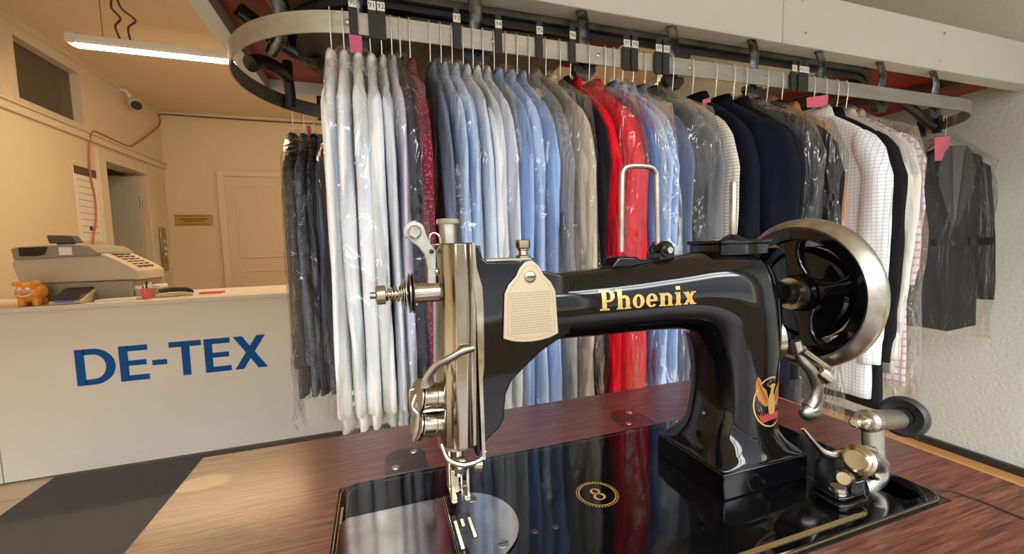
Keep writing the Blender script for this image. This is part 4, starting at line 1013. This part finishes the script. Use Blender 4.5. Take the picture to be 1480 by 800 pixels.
# hand wheel
wx, wy, wz, wr = .453, .333, -.062, .0825
wh = part('hand_wheel', MB().lathe((wx-.004, wy, wz), (wx+.010, wy, wz), [(-.6, wr-.0085), (-.35, wr-.0035), (.05, wr), (.55, wr+.0005), (1.0, wr-.003), (1.25, wr-.009), (1.0, wr-.013), (-.3, wr-.013), (-.6, wr-.0085)], 72, cap=False), M['nickelmatte'], sm)
part('wheel_web', MB().lathe((wx-.010, wy, wz), (wx+.008, wy, wz), [(0, wr-.022), (.02, wr-.010), (.3, wr-.0085), (1, wr-.012), (1, wr-.022), (0, wr-.022)], 72, cap=False), M['enamel'], wh)
for k in range(4):
    a = math.radians(12+90*k); d = Vector((0, math.cos(a)*-1, math.sin(a))); c = Vector((wx, wy, wz))
    n = Vector((1, 0, 0)).cross(d)
    rg = []
    for t, hw in ((.018, .0140), (.030, .0095), (.044, .0085), (.054, .0120), (.0615, .0210)):
        p = c+d*t+Vector((.0045*math.exp(-t*30), 0, 0)); rg.append([p-n*hw+Vector((-.006, 0, 0)), p+n*hw+Vector((-.006, 0, 0)), p+n*hw+Vector((.006, 0, 0)), p-n*hw+Vector((.006, 0, 0))])
    part('spoke', MB().loft(rg), M['enamel'], wh, b=.003)
part('belt_pulley', MB().lathe((wx+.000, wy, wz), (wx+.038, wy, wz), [(0, .02), (.02, .045), (.16, .052), (.34, .052), (.42, .044), (.55, .043), (.66, .052), (.94, .052), (1, .044), (1, .01)], 56), M['enamel'], wh)
part('wheel_hub', MB().lathe((wx-.010, wy, wz), (wx+.01, wy, wz), [(0, .012), (.1, .0185), (.6, .022), (1, .026)], 36), M['enamel'], wh)
part('wheel_nut', MB().lathe((wx-.022, wy, wz), (wx-.009, wy, wz), [(0, .009), (.02, .0120), (.35, .0125), (.38, .0175), (.92, .0180), (1, .015)], 32), M['brassy'], wh)

# stitch lever on the back of the pillar, below the wheel
lvr = part('stitch_lever', MB().tube([Q(1150, 492, .30), Q(1158, 518, .298), Q(1172, 535, .297), Q(1180, 555, .297), Q(1176, 575, .298), Q(1168, 588, .298)], [.0048, .0050, .0058, .0062, .0062, .0068], 14), M['nickelmatte'], sm)
part('lever_knob', MB().sphere(Q(1171, 594, .298), .0115, 22, (1.15, .7, .85)), M['nickelmatte'], sm)
part('lever_clamp', MB().tube([Q(1158, 505, .295), Q(1178, 520, .294), Q(1192, 530, .294)], .0052, 12), M['nickel'], sm)
part('knurled_screw', MB().lathe(Q(1184, 534, .292), Q(1197, 549, .290), [(0, .0055), (.2, .0072), (.85, .0072), (1, .005)], 22), M['brassy'], sm)
part('clutch_ring', MB().lathe((.388, .328, -.105), (.398, .326, -.104), [(0, .020), (.1, .027), (.9, .027), (1, .022)], 36), M['nickel'], sm)

# bobbin winder on the right of the bed
wd = thing('bobbin_winder', 'nickel and black bobbin winder with a rubber wheel on the right end of the bed', 'bobbin winder', (.39, .246, BZ))
part('base', MB().prism(rrect(.370, .409, .2315, .262, .007), 2, BZ, BZ+.007).prism(rrect(.374, .409, .235, .262, .006), 2, BZ+.007, BZ+.011), M['enamel'], wd, b=.0015)
part('base_screw', MB().lathe((.3845, .2440, BZ+.011), (.3845, .2440, BZ+.0155), [(0, .0072), (.3, .0072), (.35, .0062), (1, .0058)], 24), M['nickel'], wd)
def W(px, py, y=.25): return PY(px, py, y)
part('hinge_block', MB().tube([W(1232, 718, .250), W(1230, 700, .250), W(1228, 684, .250)], [.0120, .0130, .0110], 20, smooth=False), M['enamel'], wd, b=.002)
part('pivot_screw', MB().lathe(W(1222, 690, .240), W(1219, 691, .235), [(0, .0070), (.6, .0068), (1, .005)], 22), M['brassy'], wd)
part('lever_arm', MB().tube([W(1160, 619, .262), W(1182, 645, .258), W(1198, 657, .254), W(1218, 655, .250), W(1240, 652, .247), W(1255, 655, .247)], [.0018, .0024, .0052, .0065, .0080, .0095], 14, ry=.6), M['nickel'], wd)
part('hub_disc', MB().lathe(W(1246, 664, .240), W(1236, 664, .2355), [(0, .0130), (.5, .0130), (.55, .0105), (.8, .0105), (.85, .0085), (1, .0080)], 30), M['brassy'], wd)
part('tripping_latch', MB().tube([W(1254, 655, .247), W(1268, 672, .248), W(1266, 690, .248), W(1250, 706, .250)], [.0080, .0095, .0085, .0070], 14, ry=.75), M['nickelmatte'], wd)
for a_, b_ in (((1262, 668), (1280, 672)), ((1260, 688), (1278, 694))): part('latch_screw', MB().lathe(W(*a_, .246), W(*b_, .246), [(0, .0032), (1, .0026)], 12), M['nickel'], wd)
part('post', MB().tube([W(1263, 670, .252), W(1262, 645, .254), W(1261, 612, .256)], [.0095, .0090, .0090], 20, ry=.5, smooth=False), M['nickelmatte'], wd)
part('spindle_sleeve', MB().lathe(W(1251, 608, .250), W(1296, 605, .268), [(0, .0075), (.04, .0105), (.2, .0105), (.24, .0095), (1, .0095)], 28), M['nickelmatte'], wd)
part('spindle', MB().lathe(W(1234, 610, .243), W(1256, 608, .252), [(0, .0030), (.05, .0046), (.5, .0046), (.52, .0062), (1, .0062)], 20), M['nickel'], wd)
wc = W(1303, 602, .272); wdn = (W(1296, 605, .268)-W(1251, 608, .250)).normalized(); wdn = (wdn+Vector((.25, .10, 0))).normalized()
part('winder_wheel', MB().lathe(wc, wc+wdn*.012, [(.5, .008), (.25, .010), (.12, .0150), (0, .0175), (.10, .0200), (.3, .0212), (.75, .0212), (.9, .0200), (1, .018), (1, .006)], 44), M['rubber'], wd, label='black rubber wheel')
part('wheel_disc', MB().lathe(wc+wdn*.0122, wc+wdn*.0145, [(0, .0195), (.5, .0200), (1, .019)], 40), M['nickel'], wd)
# slots in the right of the bed
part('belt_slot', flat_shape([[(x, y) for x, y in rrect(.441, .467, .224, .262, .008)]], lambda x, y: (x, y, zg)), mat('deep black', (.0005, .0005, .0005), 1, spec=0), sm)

# ------------------------------------------------------------------ gold lettering
def letters_name():
    s_ = .20; h = .68
    P_ = [bx(.10, 0, .10+s_, 1), bx(0, 0, .42, .09), bx(0, .91, .34, 1), bx(.28, .91, .42, 1), bx(.28, .40, .42, .50)]+arc(.40, .70, .27, .30, -90, 90, .19, 14, .10)
    hh = [bx(.06, 0, .06+s_, 1), bx(0, 0, .32, .08), bx(0, .92, .20, 1), bx(.42, 0, .60, .45), bx(.36, 0, .66, .08)]+arc(.36, .43, .24, .25, 0, 130, .18, 12, .12)
    o_ = arc(.27, h/2, .27, h/2+.01, 0, 360, .18, 28, .09)
    e_ = arc(.27, h/2, .27, h/2+.01, 8, 320, .18, 26, .09)+[bx(.12, .30, .52, .39)]
    n_ = [bx(.06, 0, .06+s_, h), bx(0, 0, .32, .08), bx(0, h-.08, .20, h), bx(.42, 0, .60, .45), bx(.36, 0, .66, .08)]+arc(.36, .43, .24, .25, 0, 130, .18, 12, .12)
    i_ = [bx(.07, 0, .07+s_, h), bx(0, 0, .34, .08), bx(0, h-.08, .2, h), bx(.07, .80, .27, .98)]
    x_ = [[(.03, 0), (.20, 0), (.58, h), (.41, h)], [(.36, 0), (.60, 0), (.25, h), (.01, h)], bx(0, 0, .24, .07), bx(.33, 0, .64, .07), bx(0, h-.07, .28, h), bx(.38, h-.07, .62, h)]
    return [(P_, .74), (hh, .73), (o_, .61), (e_, .61), (n_, .73), (i_, .41), (x_, .64)]
xx = .1765; tot = sum(a for _, a in letters_name()); kx = (.2705-.1765)/tot; zb = -.0565; hg = .0172
for polys, adv in letters_name():
    part('gold_letter', flat_shape(polys, lambda x, y: onto(BV, xx+x*kx, zb+y*hg), None) if False else flat_shape([[(a*kx, b*hg) for a, b in p] for p in polys], lambda x, y: onto(BV, xx+x, zb+y), .002), M['gold'], armo, label='gold letter')
    xx += adv*kx
# phoenix emblem
ex, ez = .3600, -.1590
em = lambda x, y: onto(BV, ex+x*1.2, ez+y)
part('emblem_ring', flat_shape(arc(0, 0, .0195, .0248, 75, 400, .0014, 50), em, .003), M['gold'], armo)
def wing(sg):
    base_ = [(sg*.0035, .004), (sg*.0055, .012), (sg*.0100, .017), (sg*.0120, .0240), (sg*.0145, .0270), (sg*.0168, .0225), (sg*.0172, .016), (sg*.0165, .010), (sg*.0140, .004), (sg*.0100, -.001), (sg*.0060, -.004), (sg*.0025, -.003)]
    return base_
og = mat('orange gold leaf', (.34, .13, .02), .45, .2); gg = mat('ochre gold leaf', (.36, .23, .06), .4, .3); rd = mat('red flame paint', (.24, .025, .018), .5)
for s_ in (-1, 1): part('emblem_wing', flat_shape([wing(s_)], em, .003), og, armo, label='orange feathered wing')
fth = []
for s_ in (-1, 1):
    for i in range(7):
        a0 = Vector((s_*.0045, .0035-i*.0006)); b0 = Vector((s_*(.0158-i*.0014), .0245-i*.0042)); d = (b0-a0).normalized(); n_ = Vector((-d.y, d.x))*.00030
        fth.append([tuple(a0-n_), tuple(b0-n_), tuple(b0+n_), tuple(a0+n_)])
part('emblem_feathers', flat_shape(fth, lambda x, y: onto(BV, ex+x*1.2, ez+y, off=.0005), .003), mat('dark brown line', (.16, .05, .015), .5), armo)
part('emblem_bird', flat_shape([[(-.0030, -.012), (.0035, -.012), (.0042, -.004), (.0036, .004), (.0022, .010), (.0040, .0150), (.0050, .0168), (.0015, .0180), (-.0035, .0160), (-.0008, .0140), (-.0012, .0100), (-.0034, .004), (-.0040, -.004)]], lambda x, y: onto(BV, ex+x*1.2, ez+y, off=.0006), .003), gg, armo, label='ochre bird body')
fl_ = [(-.0150, -.0110)]
for i in range(12): fl_ += [(-.0145+i*.0024, -.0105+(.0018 if i % 2 else .0005)), (-.0133+i*.0024, -.0128)]
fl_ += [(.0155, -.0120), (.0120, -.0185), (.0, -.0178), (-.0105, -.0195)]
part('emblem_flames', flat_shape([fl_], lambda x, y: onto(BV, ex+x*1.2, ez+y, off=.00045), .003), rd, armo, label='red flames')

# ================================================================== LIGHT
wd_ = bpy.data.worlds.new('World'); sc.world = wd_; wd_.use_nodes = True; nt = wd_.node_tree; bg = nt.nodes['Background']
tc_ = nt.nodes.new('ShaderNodeTexCoord'); sx = nt.nodes.new('ShaderNodeSeparateXYZ'); nt.links.new(tc_.outputs['Generated'], sx.inputs[0])
rp = nt.nodes.new('ShaderNodeValToRGB'); nt.links.new(sx.outputs[2], rp.inputs[0])
rp.color_ramp.elements[0].position = 0; rp.color_ramp.elements[0].color = (.95, .975, 1, 1)
rp.color_ramp.elements[1].position = .5; rp.color_ramp.elements[1].color = (.92, .96, 1, 1)
nt.links.new(rp.outputs[0], bg.inputs[0]); bg.inputs[1].default_value = 17.0
pl = bpy.data.lights.new('window_portal', 'AREA'); pl.shape = 'RECTANGLE'; pl.size = wx1-wx0; pl.size_y = z1-z0; pl.cycles.is_portal = True
po = bpy.data.objects.new('window_portal', pl); COL.objects.link(po); po.location = ((wx0+wx1)/2, YF-.10, (z0+z1)/2); po.rotation_euler = (math.radians(90), 0, 0)

# lift the whole room so that the floor lies at height 0
for o in list(COL.objects):
    if o.parent is None: o.location.z += EYE

sc.view_settings.view_transform = 'Standard'; sc.view_settings.look = 'None'; sc.view_settings.gamma = 1; sc.view_settings.use_curve_mapping = False
sc.view_settings.exposure = .24
sc.cycles.max_bounces = 8; sc.cycles.transparent_max_bounces = 16; sc.cycles.caustics_reflective = False; sc.cycles.caustics_refractive = False
sc.cycles.sample_clamp_indirect = 6
